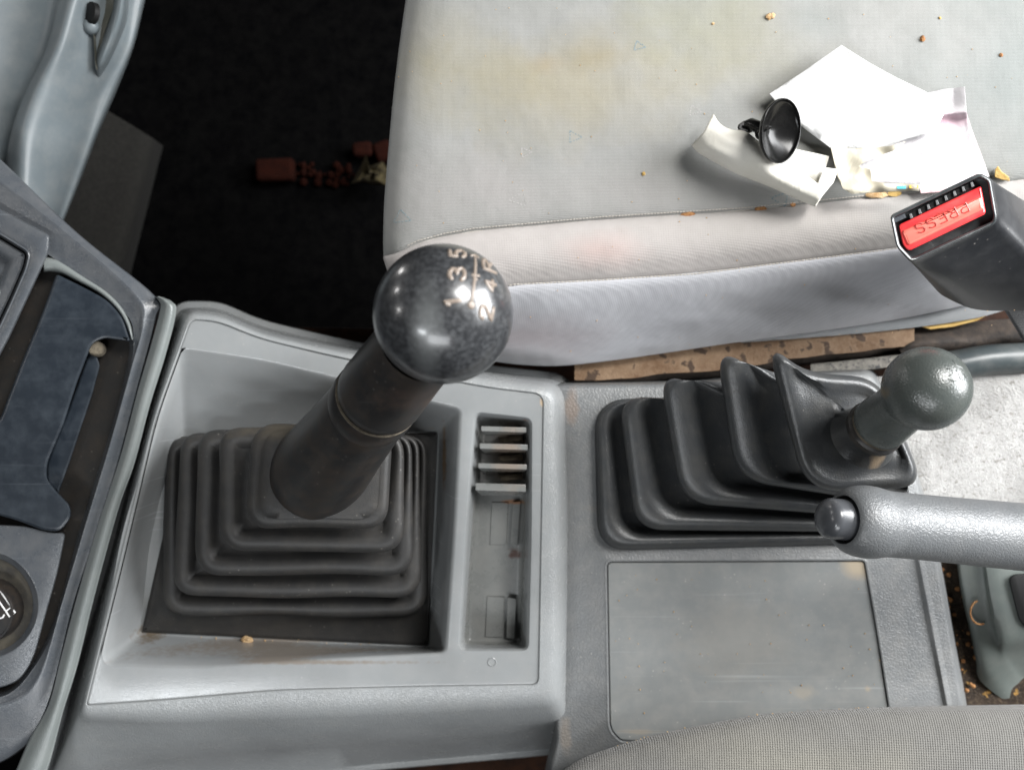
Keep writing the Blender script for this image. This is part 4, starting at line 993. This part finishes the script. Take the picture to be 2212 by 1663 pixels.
# ------------------------------------------------------------------ papers
def sheet(poly, zf, n=3, thick=.0002):
    g = MB(); vs = [g.bm.verts.new((x, y, 0)) for x, y in poly]
    ed = [g.bm.edges.new((vs[i], vs[(i+1) % len(vs)])) for i in range(len(vs))]
    bmesh.ops.subdivide_edges(g.bm, edges=ed, cuts=4)
    bmesh.ops.triangle_fill(g.bm, use_beauty=True, edges=g.bm.edges[:])
    for _ in range(n): bmesh.ops.subdivide_edges(g.bm, edges=g.bm.edges[:], cuts=1, use_grid_fill=True)
    for v in g.bm.verts:
        x, y = v.co.x, v.co.y
        v.co = at(x, y, zf(x, y))
    return g
lf_ = thing('folded_leaflet', at(1900, 290, .03), 'large white leaflet with pink fold and cream page lying open on the seat', 'leaflet')
def nz(x, y, s, k): return mnoise.noise(Vector((x*s, y*s, k)))
def zA(x, y): return .0315 + .002 + .004*max(0, (260-y)/160) + .0018*nz(x, y, .012, 1)
g = sheet([(1661, 204), (1740, 152), (1817, 98), (1880, 138), (1935, 168), (2002, 200), (2050, 225), (2020, 285), (1960, 300), (1880, 330), (1796, 322), (1726, 269), (1676, 221)], lambda x, y: zA(x, y)+.002)
g.build('upper_page', M['paper'], lf_, solid=.0002, angle=None)
def zB(x, y):
    z = .0315 + .0016*nz(x, y, .012, 5)
    fy = 256 - (x-1900)*.07
    z += .0045*math.exp(-((y-fy)/9.0)**2)*min(1, max(0, (x-1900)/60))
    z += .006*max(0, (x-2060)/60)*max(0, (330-y)/140) if x > 2060 else 0
    return z
g = sheet([(1985, 205), (2040, 193), (2084, 188), (2088, 244), (2099, 279), (2120, 335), (2137, 381), (2085, 405), (2045, 414), (1989, 418), (1984, 400), (1930, 396), (1850, 392), (1816, 376), (1806, 318), (1890, 262)], lambda x, y: zB(x, y)-.0005, n=4)
g.build('pink_edged_page', M['paper_pink'], lf_, solid=.0002, angle=None)
def zC(x, y): return .0375 + .0034*nz(x, y, .022, 9) + (.004*math.exp(-((y-(405-(x-1800)*.01))/16)**2))
g = sheet([(1794, 318), (1850, 322), (1920, 316), (1957, 306), (1938, 318), (1930, 326), (1896, 338), (1868, 350), (1856, 358), (1880, 366), (1885, 392), (1910, 396), (1950, 398), (1985, 399), (1985, 412), (1920, 414), (1840, 419), (1821, 408), (1808, 380)], zC, n=4)
g.build('cream_page', M['paper_cream'], lf_, solid=.0002, angle=None)
for q, mt in (([(1938, 402), (1957, 402), (1957, 408), (1938, 408)], 'cyan'), ([(1964, 401), (1984, 400), (1984, 406), (1965, 407)], 'orange')):
    g = MB(); g.loft([[(x, y, zC(x, y)+.0002) for x, y in q], [(x, y, zC(x, y)+.0006) for x, y in q]], cap1=True); g.build('printed_block', M[mt], lf_)
pr_ = thing('crumpled_paper_roll', at(1640, 340, .03), 'cream paper rolled and crumpled on the seat, left of the leaflet', 'paper')
g = MB()
topE = [(1541, 246, .038), (1556, 268, .044), (1580, 280, .046), (1610, 284, .048), (1650, 314, .046), (1694, 345, .044), (1735, 374, .043), (1777, 404, .042)]
mid = [(1520, 285, .046), (1540, 300, .049), (1570, 318, .052), (1605, 328, .054), (1640, 346, .052), (1680, 375, .050), (1725, 402, .048), (1775, 424, .046)]
botE = [(1494, 314, .036), (1510, 332, .038), (1550, 355, .038), (1595, 378, .040), (1632, 392, .038), (1672, 408, .038), (1715, 428, .036), (1760, 447, .034)]
und = [(1520, 300, .032), (1530, 318, .032), (1560, 340, .032), (1600, 360, .032), (1640, 375, .032), (1680, 392, .031), (1720, 410, .031), (1765, 430, .031)]
def jit(rw, a=.0010): return [(x, y, z+random.uniform(-a, a)) for x, y, z in rw]
md2 = [((a[0]+b_[0])/2, (a[1]+b_[1])/2, (a[2]+b_[2])/2+.002) for a, b_ in zip(topE, mid)]; md3 = [((a[0]+b_[0])/2, (a[1]+b_[1])/2, (a[2]+b_[2])/2+.003) for a, b_ in zip(mid, botE)]
g.patch([topE, jit(md2), jit(mid, .0014), jit(md3), botE, und], n=4, m=4); g.build('rolled_sheet', M['paper_roll'], pr_, solid=.0002, angle=45)
g = sheet([(1688, 322), (1712, 321), (1791, 338), (1784, 362), (1768, 398), (1720, 380), (1690, 350)], lambda x, y: .037+.001*nz(x, y, .03, 2)); g.build('loose_flap', M['paper_roll'], pr_, solid=.0002, angle=None)
g = sheet([(1780, 362), (1811, 366), (1800, 395), (1776, 424), (1762, 446), (1760, 410)], lambda x, y: .040+.001*nz(x, y, .03, 3)); g.build('end_flap', M['paper_roll'], pr_, solid=.0002, angle=None)

# ------------------------------------------------------------------ suction cup
sc = thing('suction_cup', at(1684, 285, .045), 'black suction cup with clip resting on the paper roll', 'suction cup')
c = at(1684, 284, .058)
axc = Vector((.60, -.22, .78)).normalized()
g = MB()
pr = [(-.012, .004), (-.009, .0045), (-.006, .009), (-.001, .0148), (.001, .0156), (.0012, .0150), (-.0008, .0140), (-.005, .007), (-.0068, .0025), (-.007, .0001)]
g.lathe(c, axc, spline(pr, 4), 64); g.build('cup', M['cup'], sc)
g = MB(); g.tube([c-axc*.010, at(1655, 285, .052), at(1640, 276, .05), at(1622, 268, .047), at(1604, 272, .044)], [.004, .0035, .0032, .003, .002], 10); g.build('clip_arm', M['cup'], sc)
g = MB(); g.tube([at(1612+14*math.cos(a), 276+8*math.sin(a), .046) for a in [i*math.pi/8 for i in range(17)]], .0012, 6, cap=False); g.build('clip_ring', M['cup'], sc)

# ------------------------------------------------------------------ crumbs
def crumb(px, py, r, mat, name, label, cat, z=None, flat=.6, elong=1.0, lumps=1):
    s = W/PW; p = at(px, py, z) if z is not None else on_seat(px, py)
    g = MB(); rnd = random.Random(int(px*7+py))
    for k_ in range(lumps):
        oo = Vector((rnd.uniform(-1, 1), rnd.uniform(-1, 1), 0))*r*s*.6*(lumps > 1)
        bm2 = bmesh.new(); bmesh.ops.create_icosphere(bm2, subdivisions=2, radius=r*s*(1 if lumps == 1 else .7))
        sd = rnd.random()*50
        for v in bm2.verts:
            n_ = mnoise.noise(v.co*(1.4/(r*s)) + Vector((sd, 0, 0)))
            v.co *= 1 + .45*n_; v.co.x *= elong; v.co.z *= flat; v.co += oo + p + Vector((0, 0, r*s*flat*.5))
        me = bpy.data.meshes.new('tmp'); bm2.to_mesh(me); bm2.free(); g.bm.from_mesh(me); bpy.data.meshes.remove(me)
    o = g.build(name, mat, angle=30); tag(o, label, cat, 'crumbs on the seat' if z is None else None); return o
crumb(533, 1378, 12, M['crumb'], 'crumb', 'pale tan lump on the ledge below the gear lever boot', 'crumb', -.041, .8, 1.3, 3)
crumb(1661, 33, 9, M['crumb'], 'crumb', 'orange crumb near the top edge of the seat, above the leaflet', 'crumb', lumps=2)
crumb(1992, 85, 6, M['crumb_dark'], 'crumb', 'small orange crumb on the seat above the right page corner', 'crumb')
crumb(2162, 120, 4, M['crumb_dark'], 'crumb', 'tiny crumb near the right edge of the seat top', 'crumb')
crumb(1390, 376, 4, M['leaf'], 'crumb', 'tiny yellow crumb on bare cloth left of the paper roll', 'crumb')
crumb(1486, 463, 10, M['crumb_dark'], 'crumb', 'rusty flake in the seam, furthest left of the seam crumbs', 'crumb', flat=.4, elong=1.6)
crumb(1642, 452, 8, M['crumb_dark'], 'crumb', 'rusty flake in the seam just left of the paper roll tip', 'crumb', flat=.4, elong=1.6)
crumb(1712, 441, 6, M['crumb_dark'], 'crumb', 'small rusty flake in the seam under the paper roll', 'crumb', flat=.4)
crumb(1885, 420, 13, M['crumb'], 'leaf_fragment', 'brown dry leaf bit under the cream page edge in the seam', 'leaf bit', flat=.35, elong=2.2, lumps=2)
crumb(1930, 417, 8, M['leaf'], 'leaf_fragment', 'smaller ochre leaf bit beside the brown one in the seam', 'leaf bit', flat=.35, elong=1.6)
crumb(1540, 52, 3, M['crumb'], 'crumb', 'tiny pale crumb on the cloth left of the orange crumb at the top', 'crumb')
crumb(2030, 40, 3, M['leaf'], 'crumb', 'tiny yellowish crumb near the top right of the seat', 'crumb')
g = MB(); q = [(2146, 368), (2152, 360), (2160, 372), (2176, 384), (2178, 393), (2160, 390), (2145, 385)]
q = [tuple(inv(on_seat(x, y, .0015))) for x, y in q]
g.loft([q, [(x, y, z+.0015) for x, y, z in q]], cap0=True, cap1=True)
tag(g.build('leaf_fragment', M['leaf'], bevel=.0004), 'yellow triangular leaf flake right of the leaflet by the buckle', 'leaf bit', 'crumbs on the seat')
# loose specks everywhere
g = MB(); rnd = random.Random(11)
Mx = __import__('mathutils').Matrix
for _ in range(130):
    px, py = rnd.uniform(860, 2200), rnd.uniform(10, 760)
    if 790 < px < 1120 and 510 < py < 840: continue
    bmesh.ops.create_icosphere(g.bm, subdivisions=1, radius=rnd.uniform(.00015, .00042), matrix=Mx.Translation(on_seat(px, py, .0001)))
for _ in range(60):
    px, py = rnd.uniform(1250, 1900), rnd.uniform(1220, 1540)
    bmesh.ops.create_icosphere(g.bm, subdivisions=1, radius=rnd.uniform(.0002, .0005), matrix=Mx.Translation(at(px, py, -.022)))
for _ in range(50):
    px = rnd.uniform(320, 910); py = 1384 + rnd.gauss(0, 5)
    bmesh.ops.create_icosphere(g.bm, subdivisions=1, radius=rnd.uniform(.0002, .0006), matrix=Mx.Translation(at(px, py, -.0415)))
for _ in range(70):
    px, py = rnd.uniform(1240, 1420), 0
    x = rnd.uniform(1280, 1880); 
    for a, b_ in zip(E, E[1:]):
        if a[0] <= x <= b_[0]: py = a[1]+(b_[1]-a[1])*(x-a[0])/(b_[0]-a[0])
    bmesh.ops.create_icosphere(g.bm, subdivisions=1, radius=rnd.uniform(.0002, .0006), matrix=Mx.Translation(at(x, py+rnd.uniform(-2, 5), .007)))
tag(g.build('dust_specks', M['crumb'], smooth=False), 'fine pale specks of dust and grit scattered over cloth and plastic', 'dust', kind='stuff')
g = MB()
for _ in range(45):
    px, py = rnd.uniform(2030, 2110), rnd.uniform(1220, 1520)
    bmesh.ops.create_icosphere(g.bm, subdivisions=1, radius=rnd.uniform(.0006, .002), matrix=Mx.Translation(at(px, py, -.061)))
tag(g.build('gap_debris', M['crumb_dark'], smooth=False), 'brown grit and scraps in the dark gap beside the rear console', 'debris', kind='stuff')

for o in list(bpy.data.objects):
    if '_w' in o: del o['_w']
